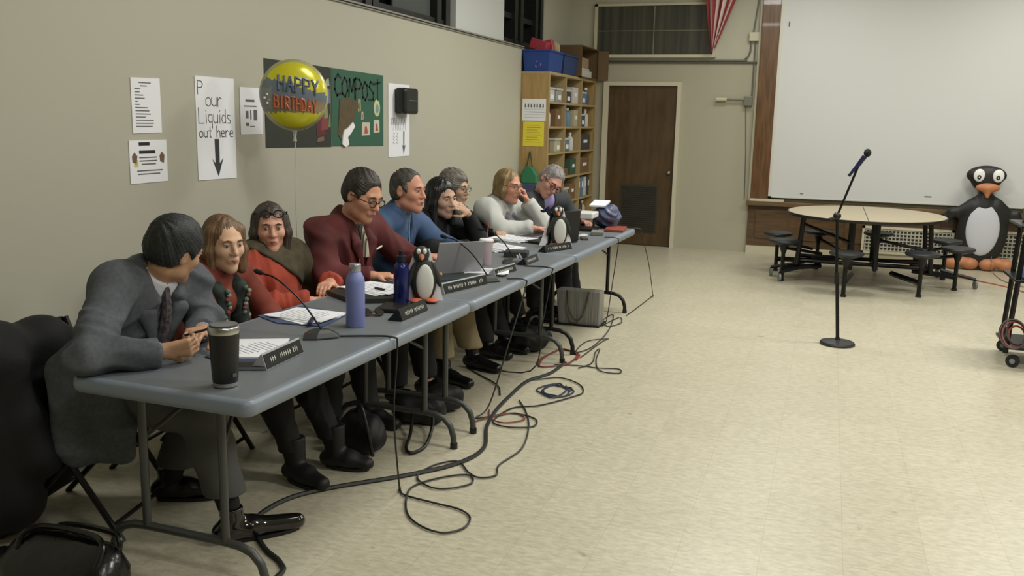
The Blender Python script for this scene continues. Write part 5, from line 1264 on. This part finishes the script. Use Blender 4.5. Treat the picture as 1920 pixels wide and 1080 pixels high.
    def shoe(s, side, m, boot=0.0, res=.006, laces=True):
        an, toe = (s.anR, A3(*s.toeR)) if side == 'R' else (s.anL, A3(*s.toeL))
        d = toe-an; d[2] = 0; d = nz(d); sd = np.cross(d, A3(0, 0, 1)); heel = A3(an[0], an[1], 0)-d*.045; lift = an[2]-.08
        g0 = A3(0, 0, max(0, lift)); S = SDF(); fl = [((0, 0, .012+max(0, lift)*.0), (0, 0, -1))]
        S.rc(heel+A3(0, 0, .042)+g0, heel+d*.11+A3(0, 0, .046)+g0, .038, .043, .02); S.rc(heel+d*.11+A3(0, 0, .044)+g0*.6, A3(toe[0], toe[1], .034)-d*.012, .044, .036, .03, flat=((0, 0, 1), 1.12))
        S.rc(A3(an[0], an[1], .055)+g0, A3(an[0], an[1], .07+boot)+g0-d*.006, .042, .043+boot*.03, .03, cut=[(A3(0, 0, .078+boot)+g0, (0, 0, 1))])
        kn = s.knR if side == 'R' else s.knL; up_ = an+(kn-an)*.42
        MB().tube([A3(an[0], an[1], .06)+g0, an+(kn-an)*.12, an+(kn-an)*.28, up_], [.043, .042, .048, .058], 14).build('sock', blk, s.root, True)
        if lift <= .02: S.planes([((0, 0, .014), (0, 0, 1))], heel-.5, heel+.5, 's', .003)
        o = S.build('shoe', res, m, s.root)
        if lift <= .02:
            n = 20; pts = []
            L_ = np.linalg.norm((toe-heel)[:2])
            for k in range(n):
                a = 2*math.pi*k/n; u = L_*.48+L_*.53*math.cos(a); w_ = (.040+.006*math.cos(a))*math.sin(a)
                pts.append(heel+d*u+sd*w_)
            MB()._add([(p[0], p[1], .001) for p in pts]+[(p[0], p[1], .016) for p in pts], [tuple(range(n-1, -1, -1)), tuple(range(n, 2*n))]+[(i, (i+1) % n, n+(i+1) % n, n+i) for i in range(n)]).build('sole', blackp, o)
        return o
    def glasses(s, m, up=0.0, fwd=0.0, name='eyeglasses', r=.021, tw=.0018):
        mb = MB(); h = s.hs
        for q in (-1, 1):
            c = s.H(q*.032, .104+fwd, .004+up); mb.tube([c+(s.R*math.cos(a)*r*1.15+s.U*math.sin(a)*r*.85)*h for a in np.arange(0, 6.28, .42)], tw*h, 6, closed=True)
            mb.tube([s.H(q*.056, .102+fwd, .008+up), s.H(q*.079, .06+fwd*.6, .010+up), s.H(q*.082, -.005+fwd*.3, .008+up*.6)], tw*h, 6)
        mb.tube([s.H(-.010, .106+fwd, .008+up), s.H(0, .110+fwd, .010+up), s.H(.010, .106+fwd, .008+up)], tw*h, 6)
        o = mb.build(name, m, s.root, True)
        return o

HR = lambda d, n, c=1.0: (d, n, c)

# folding chairs -----------------------------------------------------
def folding_chair(x, y, rz, label, high=.78):
    t = thing('folding_chair', label, 'chair', (0, 0, 0), 0)
    fr = leg_dark
    for sy in (-1, 1):
        yy = sy*.215
        MB().tube([(.24, yy, 0), (-.02, yy, .40), (-.20, yy, .70), (-.23, yy, high)], .0125, 8).build('front_leg', fr, t, True)
        MB().tube([(-.26, yy*.92, 0), (.0, yy*.92, .28), (.16, yy*.92, .43)], .0125, 8).build('rear_leg', fr, t, True)
    MB().tube([(.20, -.215, .06), (.20, .215, .06)], .009, 8).tube([(-.20, -.198, .08), (-.20, .198, .08)], .009, 8).each('crossbar', fr, t, True)
    MB().b2((-.19, -.20, .425), (.20, .20, .45)).build('seat', mat('seat_black', (26, 27, 28), .5), t, bevel=.02, bseg=3)
    MB().tube(catmull([(-.19, -.215, high-.12), (-.235, -.10, high-.11), (-.235, .10, high-.11), (-.19, .215, high-.12)], 4), .006, 6).build('back_rail', fr, t)
    vs = []; n = 12
    for k in range(n+1):
        u = -.21+.42*k/n; xx = -.225-.03*math.cos(u*7)
        for (dx, z) in ((0, high-.17), (.012, high-.17), (.012-.02, high), (-.02, high)): vs.append((xx+dx, u, z))
    fs = [(k*4+i, k*4+(i+1) % 4, k*4+4+(i+1) % 4, k*4+4+i) for k in range(n) for i in range(4)]+[(3, 2, 1, 0), (n*4, n*4+1, n*4+2, n*4+3)]
    MB()._add(vs, fs).build('backrest', MATS['seat_black'], t, True)
    t.matrix_world = Matrix.Translation((x, y, 0)) @ Matrix.Rotation(rz, 4, 'Z'); WM[t.name] = t.matrix_world.copy()
    return t

blk = mat('black_cloth', (13, 13, 15), .85)
shoe_bk = mat('shoe_black', (14, 14, 15), .3)
# ---- 1: grey suit, leaning over the near corner, turned away
p = Person(hip=(.68, 2.84, .55), neck=(.895, 2.87, 1.005), head=(.99, 2.895, 1.115), hf=(.25, .95, -.28), hu=(.34, .22, .92),
  shR=(.86, 2.715, .975), shL=(.92, 3.04, .965), elR=(.975, 2.435, .795), elL=(.98, 3.06, .795), wrR=(1.145, 2.615, .79), wrL=(1.10, 2.90, .80),
  handR=HR((.75, .62, .10), (-.35, .55, .25), 1.15), handL=HR((.30, -.85, .15), (-.2, .0, -1), 1.1),
  knR=(1.16, 2.80, .50), knL=(1.02, 2.98, .50), anR=(1.285, 2.80, .085), anL=(.80, 3.03, .09), toeR=(1.46, 2.99, .03), toeL=(1.0, 3.14, .03), girth=1.0, sh=1.04, hs=1.02, res=.0045)
p.start('person in grey suit leaning on near table corner, face turned away', (186, 144, 112))
suit = mat('grey_suit', (84, 88, 94), .85, rgb2=(74, 78, 83), vary=.1, vscale=60)
p.hair(mat('hair_black', (36, 40, 40), .55, rgb2=(22, 24, 25), vary=.3, vscale=60, bump=.3, bscale=160), 'short', seed=3, vol=.009, amp=.0024)
p.eyes(p.root)
p.shirt('shirt', mat('shirt_white', (196, 196, 204), .7), collar=(.055, .064))
p.top('suit_jacket', suit, .022, 5, .013, vneck=(.22, .075), collar=(.034, .068),
      skirt=[((.68, 2.70, .62), (.72, 2.60, .36), .13, .07, ((.3, -1, 0), 1.6)), ((.60, 2.80, .60), (.56, 2.74, .36), .13, .08, ((1, .2, 0), 1.5)), ((.76, 2.70, .60), (.92, 2.64, .40), .11, .05, ((.0, -1, 0), 1.8)), ((.72, 2.63, .37), (.90, 2.64, .37), .06, .05, ((.0, -1, 0), 1.8)), ((.72, 2.98, .58), (.80, 3.0, .42), .11, .08, None)], sc=(17, 12, 15))
p.trousers(mat('suit_trousers', (76, 77, 76), .85), .20, .18, .018, 4, .024)
p.shoe('R', mat('patent_black', (10, 10, 11), .10, coat=.8), .06, .005); p.shoe('L', shoe_bk, .06)
MB().tube([p.neck+p.fwd*.075+p.up*.015, p.neck+p.fwd*.125-p.up*.08, p.neck+p.fwd*.145-p.up*.18, p.neck+p.fwd*.16-p.up*.30], [.016, .022, .028, .034], 8).build('necktie', mat('tie_pattern', (96, 88, 92), .5, rgb2=(40, 36, 40), vary=.5, vscale=60), p.root, True)
for q, (w_, e_) in (('R', (p.wrR, p.elR)), ('L', (p.wrL, p.elL))):
    d = nz(w_-e_); MB().tube([w_-d*.03, w_-d*.006], .034, 14).build('shirt_cuff', MATS['shirt_white'], p.root, True)
tag(MB().tube([p.wrR+A3(.02, .10, .04), p.wrR+A3(.13, .12, .075)], .0045, 8).build('pen', mat('pen_dark', (30, 26, 36), .3)), 'dark pen held by the person in the grey suit', 'pen')
folding_chair(.62, 2.80, .20, 'black folding chair under the person in the grey suit')
p.lapels(suit)
# coat on the chair back
S = SDF()
for (a, b, r0, r1) in (((.36, 2.46, .70), (.42, 2.90, .67), .075, .07), ((.38, 2.44, .70), (.40, 2.46, .12), .10, .12), ((.34, 2.60, .72), (.30, 2.60, .10), .11, .14), ((.40, 2.80, .70), (.36, 2.78, .22), .10, .13), ((.44, 2.50, .45), (.52, 2.50, .16), .10, .10), ((.30, 2.40, .45), (.26, 2.42, .06), .10, .12), ((.46, 2.56, .64), (.60, 2.56, .34), .07, .08)):
    S.rc(a, b, r0, r1, .07)
S.planes([((0, 0, .012), (0, 0, 1))], (0, 2, -.5), (1, 3.2, .1), 's', .004)
tag(S.build('winter_coat', .008, mat('coat_black', (11, 12, 14), .8, bump=.2, bscale=30), None, wr(21, .016, (14, 14, 6))), 'black winter coat draped over the nearest chair back', 'coat')
# ---- 2: auburn bob, dark red jacket, patterned scarf
p = Person(hip=(.60, 3.44, .55), neck=(.705, 3.50, .915), head=(.765, 3.505, 1.053), hf=(.90, -.44, -.08), hu=(.0, 0, 1),
  shR=(.66, 3.36, .88), shL=(.69, 3.69, .885), elR=(.74, 3.28, .66), elL=(.80, 3.80, .66), wrR=(.93, 3.42, .62), wrL=(.96, 3.62, .62),
  handR=HR((.5, .8, 0), (0, 0, -1), .5), handL=HR((.5, -.8, 0), (0, 0, -1), .5),
  knR=(1.07, 3.36, .50), knL=(1.10, 3.58, .50), anR=(1.19, 3.40, .085), anL=(1.27, 3.62, .085), toeR=(1.36, 3.35, .03), toeL=(1.43, 3.64, .03), fem=True, girth=.92, hs=1.03, res=.005)
p.start('person with auburn bob, rust red jacket and dark patterned scarf', (222, 178, 146))
p.hair(mat('hair_auburn', (122, 92, 62), .5, rgb2=(84, 62, 42), vary=.3, vscale=30, stretch=(8, 8, .8)), 'long', .12, 2, .0, -.002)
p.eyes(p.root, (70, 60, 50), (96, 70, 50), (170, 104, 94))
p.top('jacket', mat('jacket_rust', (126, 54, 38), .85, rgb2=(106, 44, 32), vary=.1, vscale=10), .017, 7, .006, collar=(.07, .058))
S = SDF(); 
nk = p.neck; f = p.fwd; r_ = p.right; u_ = p.up
MB().tube([nk+u_*.0, nk+nz(p.head-nk)*.065], [.074, .066], 16).build('turtleneck', mat('turtleneck_maroon', (92, 30, 26), .8), p.root, True)
for q in (1, -1):
    S.rc(nk-f*.03+r_*q*.05+u_*.02, nk+f*.10+r_*q*.075-u_*.05, .038, .036, .02); S.rc(nk+f*.10+r_*q*.075-u_*.05, nk+f*.150+r_*q*.065-u_*.20, .036, .040, .02); S.rc(nk+f*.150+r_*q*.065-u_*.20, nk+f*.15+r_*q*.05-u_*.38, .040, .038, .02)
S.rc(nk-f*.06+u_*.03+r_*.06, nk-f*.06+u_*.03-r_*.06, .036, .036, .02)
p_sc = mat('scarf_dark', (34, 48, 40), .8, rgb2=(24, 30, 30), vary=.3, vscale=30)
S.build('scarf', .005, p_sc, p.root, wr(9, .006, (30, 30, 20)))
mb = MB(); rr = random.Random(4)
for q in (1, -1):
    for i in range(18):
        c = nk+f*(.125+.035*min(1, i/8))+r_*(q*(.072-.0012*i)+rr.uniform(-.02, .02))-u_*(.03+.019*i)
        col_i = i % 3; mb.mat(col_i).ell(c+f*.024, (.011, .013, .012), 8)
mb.build('scarf_pattern', [mat('scarf_teal', (76, 112, 100), .8), mat('scarf_beige', (136, 130, 110), .8), mat('scarf_rose', (116, 58, 62), .8)], p.root)
p.trousers(blk, .15, .15, .008, 8, .0); bootm = mat('boot_dark', (15, 15, 17), .55)
p.shoe('R', bootm, .13); p.shoe('L', bootm, .13)
folding_chair(.55, 3.44, .1, 'black folding chair under the person with auburn hair')
# ---- 3: glasses on head, orange-red sweater with olive shawl
p = Person(hip=(.56, 4.12, .55), neck=(.57, 4.13, .925), head=(.605, 4.115, 1.055), hf=(.66, -.75, -.03), hu=(.0, 0, 1),
  shR=(.53, 3.94, .87), shL=(.60, 4.31, .87), elR=(.70, 3.84, .68), elL=(.78, 4.44, .72), wrR=(.90, 4.02, .70), wrL=(.90, 4.22, .765),
  handR=HR((.4, .9, 0), (0, 0, -1), .5), handL=HR((.2, -.95, 0), (0, 0, -1), .6),
  knR=(1.02, 4.00, .50), knL=(1.02, 4.26, .50), anR=(1.02, 3.98, .085), anL=(1.12, 4.24, .085), toeR=(1.20, 3.95, .03), toeL=(1.30, 4.2, .03), fem=True, girth=1.12, hs=1.04, res=.0055, belly=.02)
p.start('person in orange-red sweater with sunglasses pushed up on long dark hair', (214, 160, 134))
p.hair(mat('hair_brown', (70, 58, 48), .5, rgb2=(42, 36, 32), vary=.3, vscale=30, stretch=(8, 8, .8)), 'long', .22, 5, .0, -.003)
p.eyes(p.root, (60, 50, 44), (70, 52, 42), (180, 100, 92))
p.glasses(blackp, up=.075, fwd=-.018, name='sunglasses', tw=.0035)
p.top('sweater', mat('sweater_orange', (164, 68, 48), .9, rgb2=(146, 58, 40), vary=.1, vscale=12, bump=.15, bscale=120), .024, 11, .010, collar=(.03, .06))
MB().tube([p.neck+p.up*.02, p.neck+nz(p.head-p.neck)*.055], [.070, .062], 16).ell(p.neck+p.fwd*.085+p.up*.0, (.03, .04, .025), 12).build('pale_collar', mat('collar_pale', (176, 172, 172), .7), p.root, True)
S = SDF(); p.torso(S, .036); p.arm(S, 'R', .03, 'wrist'); p.arm(S, 'L', .034, 'wrist'); nk = p.neck
S.planes([(nk-p.up*.10, p.up)], nk-.9, nk-p.up*.0+.9, 's', .01) if False else None
S.planes([(nk-p.up*.105, p.up+p.right*.55+p.fwd*.15)], nk-1.2, nk+1.2, 's', .01) if False else None
S.planes([(nk-p.up*.085-p.right*.0, p.up-p.right*.75)], nk-1.2, nk+1.2, 's', .01)
S.build('shawl', .0055, mat('shawl_olive', (78, 70, 48), .85, rgb2=(60, 54, 38), vary=.2, vscale=20), p.root, wr(5, .005))
p.trousers(mat('trousers_dk', (26, 28, 28), .8), .12, .12, .010, 8, .01); p.shoe('R', bootm, .03); p.shoe('L', bootm, .03)
folding_chair(.50, 4.12, .0, 'black folding chair under the person in orange-red sweater')
# ---- 4: maroon jacket, reading with head bowed
p = Person(hip=(.60, 4.70, .55), neck=(.755, 4.68, 1.04), head=(.875, 4.635, 1.20), hf=(.88, -.22, -.34), hu=(.42, -.05, .9),
  shR=(.70, 4.48, .98), shL=(.77, 4.92, .98), elR=(.80, 4.36, .76), elL=(.98, 5.02, .785), wrR=(1.03, 4.46, .775), wrL=(1.18, 4.84, .785),
  handR=HR((.8, .5, .0), (0, .2, -1), .5), handL=HR((.6, -.75, 0), (0, 0, -1), .5),
  knR=(1.06, 4.62, .50), knL=(1.08, 4.90, .50), anR=(1.10, 4.62, .085), anL=(1.18, 4.86, .085), toeR=(1.28, 4.6, .03), toeL=(1.38, 4.86, .03), girth=1.30, sh=1.0, hs=1.14, res=.0055, belly=.05)
p.start('person in maroon jacket and glasses reading with head bowed', (204, 150, 120))
p.hair(mat('hair_darkbrown', (52, 44, 36), .5, rgb2=(32, 28, 24), vary=.3, vscale=50, bump=.3, bscale=160), 'short', seed=6, vol=.002, recede=.010)
p.eyes(p.root, down=1.0, brow=(54, 40, 30)); p.glasses(mat('frame_dark', (40, 26, 28), .3), up=-.004, tw=.0026)
p.shirt('striped_shirt', mat('shirt_dark', (70, 64, 60), .7), collar=(.05, .068))
maroon = mat('jacket_maroon', (92, 32, 32), .8, rgb2=(74, 26, 26), vary=.1, vscale=8)
p.top('jacket', maroon, .024, 13, .012, vneck=(.20, .075), collar=(.035, .076))
MB().tube([p.neck+p.fwd*.09+p.up*.01, p.neck+p.fwd*.145-p.up*.07, p.neck+p.fwd*.17-p.up*.15], [.016, .022, .028], 8).build('striped_tie', mat('tie_stripe', (190, 184, 160), .5, rgb2=(44, 40, 34), wave=(22, .2)), p.root, True)
b0 = p.T(-.12, .155+.05, .30)
MB().tube([p.T(-.10, .175, .40), p.T(-.16, .165, .41)], .006, 6).build('chest_logo', mat('logo_white', (206, 196, 180), .6), p.root, True)
MB().tube([p.T(.06, .185, .36), p.T(.045, .205, .28)], .004, 6).tube([p.T(-.01, .20, .27), p.T(-.03, .215, .22)], .005, 6).each('zipper_pull', mat('zip_pale', (150, 130, 140), .3, .5), p.root, True)
p.trousers(blk, .12, .12, .012, 9, .012); p.shoe('R', shoe_bk); p.shoe('L', shoe_bk)
p.lapels(maroon, .20, .06, .035)
folding_chair(.54, 4.70, .0, 'black folding chair under the person in maroon jacket')
# ---- 5: blue jacket, receding grey hair
p = Person(hip=(.58, 5.40, .55), neck=(.72, 5.40, 1.03), head=(.80, 5.395, 1.175), hf=(.98, -.16, -.04), hu=(.05, 0, 1),
  shR=(.68, 5.19, .96), shL=(.72, 5.61, .96), elR=(.80, 5.08, .76), elL=(.90, 5.74, .785), wrR=(1.04, 5.18, .785), wrL=(1.14, 5.60, .785),
  handR=HR((.7, .6, .0), (0, .2, -1), .5), handL=HR((.7, -.6, 0), (0, 0, -1), .5),
  knR=(1.06, 5.22, .50), knL=(1.08, 5.50, .50), anR=(1.18, 5.12, .085), anL=(1.22, 5.52, .085), toeR=(1.38, 5.06, .03), toeL=(1.42, 5.46, .03), girth=1.1, hs=1.12, res=.006)
p.start('person with receding grey hair in bright blue jacket, khaki trousers', (206, 146, 120))
p.hair(mat('hair_greydark', (86, 84, 76), .6, rgb2=(48, 48, 42), vary=.4, vscale=30), 'short', seed=9, vol=-.002, recede=.020)
p.eyes(p.root, brow=(90, 78, 66))
p.shirt('checked_shirt', mat('shirt_check', (96, 124, 150), .7, rgb2=(70, 92, 122), vary=.2, vscale=40), collar=(.06, .062))
blue = mat('jacket_blue', (62, 88, 126), .75, rgb2=(48, 70, 104), vary=.15, vscale=7)
p.top('jacket', blue, .024, 15, .012, vneck=(.20, .06), collar=(.055, .070))
MB().tube([p.neck+p.fwd*.10-p.up*.03, p.neck+p.fwd*.14-p.up*.16, p.neck+p.fwd*.15-p.up*.30], .004, 6).build('zip_line', mat('zip_blue', (130, 156, 178), .4), p.root, True)
kh = mat('khaki', (136, 122, 92), .85)
p.trousers(kh, .17, .15, .016, 10, .022); p.shoe('R', shoe_bk, .06); p.shoe('L', shoe_bk, .06)
folding_chair(.50, 5.40, .0, 'black folding chair under the person in the blue jacket')
# ---- 6: black hair, chin on hand
p = Person(hip=(.60, 5.92, .55), neck=(.74, 5.93, .96), head=(.82, 5.89, 1.095), hf=(.90, -.42, -.12), hu=(.0, -.06, 1),
  shR=(.70, 5.74, .90), shL=(.75, 6.08, .91), elR=(.86, 5.64, .76), elL=(1.02, 6.10, .79), wrR=(1.10, 5.76, .785), wrL=(.985, 5.965, .99),
  handR=HR((.3, .9, .0), (0, 0, -1), .5), handL=HR((-.25, -.75, .50), (-.6, .1, -.25), .75),
  knR=(1.06, 5.82, .50), knL=(1.08, 6.05, .50), anR=(1.20, 5.84, .085), anL=(1.26, 6.04, .085), toeR=(1.38, 5.80, .03), toeL=(1.44, 6.0, .03), fem=True, girth=1.0, hs=1.10, res=.006)
p.start('person with black hair in black sweater covering mouth with hand', (196, 158, 132))
p.hair(mat('hair_jet', (20, 19, 20), .4), 'long', .18, 4, .01, .0)
p.eyes(p.root, (40, 32, 28), (30, 26, 24), (150, 90, 84))
p.top('sweater', mat('sweater_black', (13, 13, 16), .85), .020, 17, .007, collar=(.02, .06), extra=lambda S: S)
MB().tube([p.neck+p.fwd*.06+p.right*.05, p.neck+p.fwd*.125-p.up*.09, p.neck+p.fwd*.06-p.right*.05], .005, 6).build('necklace', mat('bead_tan', (126, 100, 74), .5), p.root, True)
p.trousers(blk, .12, .12, .010, 9, .01); p.shoe('R', shoe_bk, .05); p.shoe('L', shoe_bk, .05)
folding_chair(.52, 5.92, .0, 'black folding chair under the person covering mouth with hand')
# ---- 7: grey short hair, black cardigan, patterned scarf
p = Person(hip=(.52, 6.66, .55), neck=(.55, 6.66, .965), head=(.605, 6.645, 1.105), hf=(.99, -.12, -.08), hu=(.0, 0, 1),
  shR=(.52, 6.48, .90), shL=(.53, 6.84, .90), elR=(.66, 6.40, .70), elL=(.72, 6.94, .72), wrR=(.90, 6.48, .72), wrL=(.92, 6.80, .76),
  handR=HR((.6, .7, .0), (0, 0, -1), .5), handL=HR((.5, -.8, 0), (0, 0, -1), .5),
  knR=(.98, 6.56, .50), knL=(.98, 6.78, .50), anR=(1.05, 6.56, .085), anL=(1.12, 6.8, .085), toeR=(1.24, 6.54, .03), toeL=(1.30, 6.76, .03), fem=True, girth=1.05, hs=1.10, res=.0065)
p.start('person with short grey hair, black cardigan and grey patterned scarf', (196, 156, 138))
p.hair(mat('hair_silver', (128, 122, 114), .6, rgb2=(92, 84, 78), vary=.3, vscale=24), 'short', seed=12, vol=.012, amp=.004)
p.eyes(p.root, (80, 80, 84), (110, 100, 90), (160, 100, 96)); p.glasses(mat('frame_grey', (70, 66, 62), .3))
p.top('cardigan', mat('cardigan_black', (18, 20, 19), .85), .020, 19, .006, collar=(.02, .06))
S = SDF(); nk = p.neck; f = p.fwd; r_ = p.right; u_ = p.up
for q in (1, -1): S.rc(nk-f*.05+u_*.03+r_*q*.03, nk+f*.11+r_*q*.05-u_*.03, .038, .038, .02); S.rc(nk+f*.11+r_*q*.05-u_*.03, nk+f*.16+r_*q*.03-u_*.28, .040, .048, .02)
S.build('scarf', .0065, mat('scarf_greygreen', (112, 118, 104), .85, rgb2=(46, 54, 48), vary=.5, vscale=34), p.root, wr(9, .006, (26, 26, 20)))
p.trousers(blk, .12, .12, .010, 9, .01); p.shoe('R', shoe_bk); p.shoe('L', shoe_bk)
folding_chair(.46, 6.66, .0, 'black folding chair under the grey-haired person in black cardigan')
# ---- 8: white sweater, cheek on hand
p = Person(hip=(.66, 7.22, .55), neck=(.80, 7.16, .975), head=(.885, 7.12, 1.105), hf=(.93, -.36, -.08), hu=(.05, .02, 1),
  shR=(.755, 6.97, .91), shL=(.82, 7.33, .92), elR=(.92, 6.86, .775), elL=(1.16, 7.26, .785), wrR=(1.16, 6.98, .785), wrL=(1.035, 7.17, .985),
  handR=HR((.6, .75, .0), (0, 0, -1), .5), handL=HR((-.25, -.15, .9), (-.9, -.3, .0), 1.2),
  knR=(1.10, 7.10, .50), knL=(1.12, 7.34, .50), anR=(1.15, 7.1, .085), anL=(1.2, 7.34, .085), toeR=(1.34, 7.08, .03), toeL=(1.39, 7.3, .03), fem=True, girth=1.12, hs=1.12, res=.006, belly=.02)
p.start('person in white sweater resting cheek on hand, glasses, blond hair', (206, 160, 132))
p.hair(mat('hair_blond', (142, 118, 74), .5, rgb2=(100, 84, 54), vary=.3, vscale=24, stretch=(6, 6, 1)), 'long', .075, 7, .0, -.002)
p.eyes(p.root, (70, 70, 60), (110, 88, 62), (160, 70, 66)); p.glasses(mat('frame_brown', (80, 60, 44), .3))
p.top('sweater', mat('sweater_white', (188, 190, 186), .9, bump=.15, bscale=90), .028, 23, .010, collar=(.02, .062))
S = SDF(); nk = p.neck; f = p.fwd; r_ = p.right; u_ = p.up
for q in (1, -1): S.rc(nk-f*.03+r_*q*.07+u_*.02, nk+f*.175+r_*q*.035-u_*.12, .038, .042, .02)
S.build('grey_scarf', .0065, mat('scarf_grey', (126, 130, 134), .85, rgb2=(96, 100, 104), vary=.3, vscale=20), p.root, wr(9, .005, (26, 26, 20)))
p.trousers(blk, .12, .12, .010, 9, .01); p.shoe('R', shoe_bk); p.shoe('L', shoe_bk)
folding_chair(.60, 7.22, .0, 'black folding chair under the person in white sweater')
# ---- 9: far end, dark suit over lavender shirt, head bowed sideways
p = Person(hip=(.74, 7.86, .55), neck=(.99, 7.72, 1.00), head=(1.10, 7.62, 1.125), hf=(.56, -.66, -.50), hu=(.62, .06, .78),
  shR=(.93, 7.55, .935), shL=(1.12, 7.90, .94), elR=(.98, 7.46, .775), elL=(1.22, 7.96, .79), wrR=(1.20, 7.56, .785), wrL=(1.36, 7.76, .785),
  handR=HR((.8, .4, .0), (0, 0, -1), .5), handL=HR((.6, -.7, 0), (0, 0, -1), .5),
  knR=(1.18, 7.70, .50), knL=(1.16, 7.95, .50), anR=(1.26, 7.66, .085), anL=(1.28, 7.9, .085), toeR=(1.45, 7.60, .03), toeL=(1.48, 7.88, .03), girth=1.08, hs=1.12, res=.0065)
p.start('person in dark suit and lavender shirt bending forward at far table end', (202, 150, 134))
p.hair(mat('hair_ash', (142, 136, 134), .6, rgb2=(104, 100, 100), vary=.3, vscale=24), 'short', seed=14, vol=.0, recede=.006)
p.eyes(p.root, down=1.0); p.glasses(mat('frame_maroon', (90, 40, 46), .3), tw=.003)
p.shirt('lavender_shirt', mat('shirt_lavender', (150, 140, 190), .7), collar=(.05, .064))
p.top('suit_jacket', mat('suit_dark', (54, 58, 60), .85), .018, 27, .007, vneck=(.22, .085), collar=(.02, .066))
MB().tube([p.neck+p.fwd*.08+p.up*.0, p.neck+p.fwd*.150-p.up*.10, p.neck+p.fwd*.165-p.up*.26], [.018, .028, .034], 8).build('necktie', mat('tie_navy', (34, 30, 70), .5), p.root, True)
p.trousers(blk, .12, .12, .014, 9, .014); p.shoe('R', shoe_bk); p.shoe('L', shoe_bk)
p.lapels(MATS['suit_dark'], .24)
folding_chair(.68, 7.86, -.2, 'black folding chair under the person at the far table end')

# dark bags under the tables
def soft_bag(parts, strap, label, m, name='handbag', seed=3):
    t = thing(name, label, 'bag', tuple(parts[0][0][:2])+(0,))
    S = SDF()
    for (a, b, r0, r1) in parts: S.rc(a, b, r0, r1, .05)
    S.planes([((0, 0, .004), (0, 0, 1))], np.array(parts[0][0])-.7, np.array(parts[0][0])+.7, 's', .004)
    S.build('bag_body', .008, m, t, wr(seed, .010, (20, 20, 14)))
    MB().tube(catmull(strap, 6), .009, 8).build('strap', blackp, t, True)
bagm = mat('bag_black', (13, 14, 15), .6, bump=.2, bscale=30)
soft_bag([((1.24, 3.86, .10), (1.34, 3.84, .09), .09, .08), ((1.26, 3.86, .15), (1.32, 3.84, .15), .06, .05)], [(1.24, 3.86, .18), (1.30, 3.80, .26), (1.36, 3.76, .16), (1.40, 3.74, .03)], 'black bag slumped on floor between the legs of the first two tables', bagm)
soft_bag([((1.30, 4.35, .09), (1.42, 4.38, .08), .085, .08), ((1.36, 4.56, .08), (1.44, 4.62, .08), .075, .07)], [(1.36, 4.28, .10), (1.42, 4.12, .03), (1.48, 3.94, .018), (1.53, 3.90, .012), (1.55, 4.02, .012), (1.50, 4.22, .05), (1.44, 4.34, .10)], 'black bag with looped strap lying beside the first table leg', bagm, 'shoulder_bag', 5)
soft_bag([((1.40, 6.08, .10), (1.46, 6.12, .10), .09, .09), ((1.40, 6.22, .08), (1.46, 6.26, .08), .08, .07)], [(1.42, 6.0, .16), (1.46, 6.0, .26), (1.48, 6.10, .26), (1.48, 6.16, .16)], 'black bag standing by the feet at the second and third tables', bagm, 'backpack', 6)

GROUPS = {'chair': 'folding chairs behind the tables', 'person': 'people seated along the table row', 'papers': 'papers spread on the tables', 'cable': 'cables trailing on the floor', 'bag': 'bags about the room', 'notice': 'paper notices', 'poster': 'poster boards on the left wall', 'sign': 'handwritten signs on the left wall', 'penguin figure': 'small paper penguins on the tables', 'microphone': 'microphones', 'bottle': 'bottles', 'box': 'boxes', 'bin': 'storage bins', 'binder': 'binders', 'paper pile': 'paper piles in the bookcase', 'laptop': 'laptops on the tables', 'folder': 'folders on the tables', 'vent grille': 'radiator grilles under the ledge'}
for o in list(SC.objects):
    if o.parent is None and o.get('category') in GROUPS and 'group' not in o: o['group'] = GROUPS[o['category']]

S = SDF(); S.ell((1.55, 7.84, TZ+.09), (.11, .15, .085), k=.03); S.ell((1.60, 7.74, TZ+.12), (.07, .09, .08), k=.03); S.ell((1.52, 7.95, TZ+.11), (.08, .08, .07), k=.03); S.planes([((0, 0, TZ+.003), (0, 0, 1))], (1, 7, 0), (2, 8.4, 1), 's', .004)
tag(S.build('plastic_bag', .006, mat('bag_bluegrey', (88, 96, 128), .4, rgb2=(52, 58, 80), vary=.3, vscale=18), None, wr(31, .016, (34, 34, 34))), 'crumpled blue plastic bag piled at the far table end', 'bag', 'bags about the room')
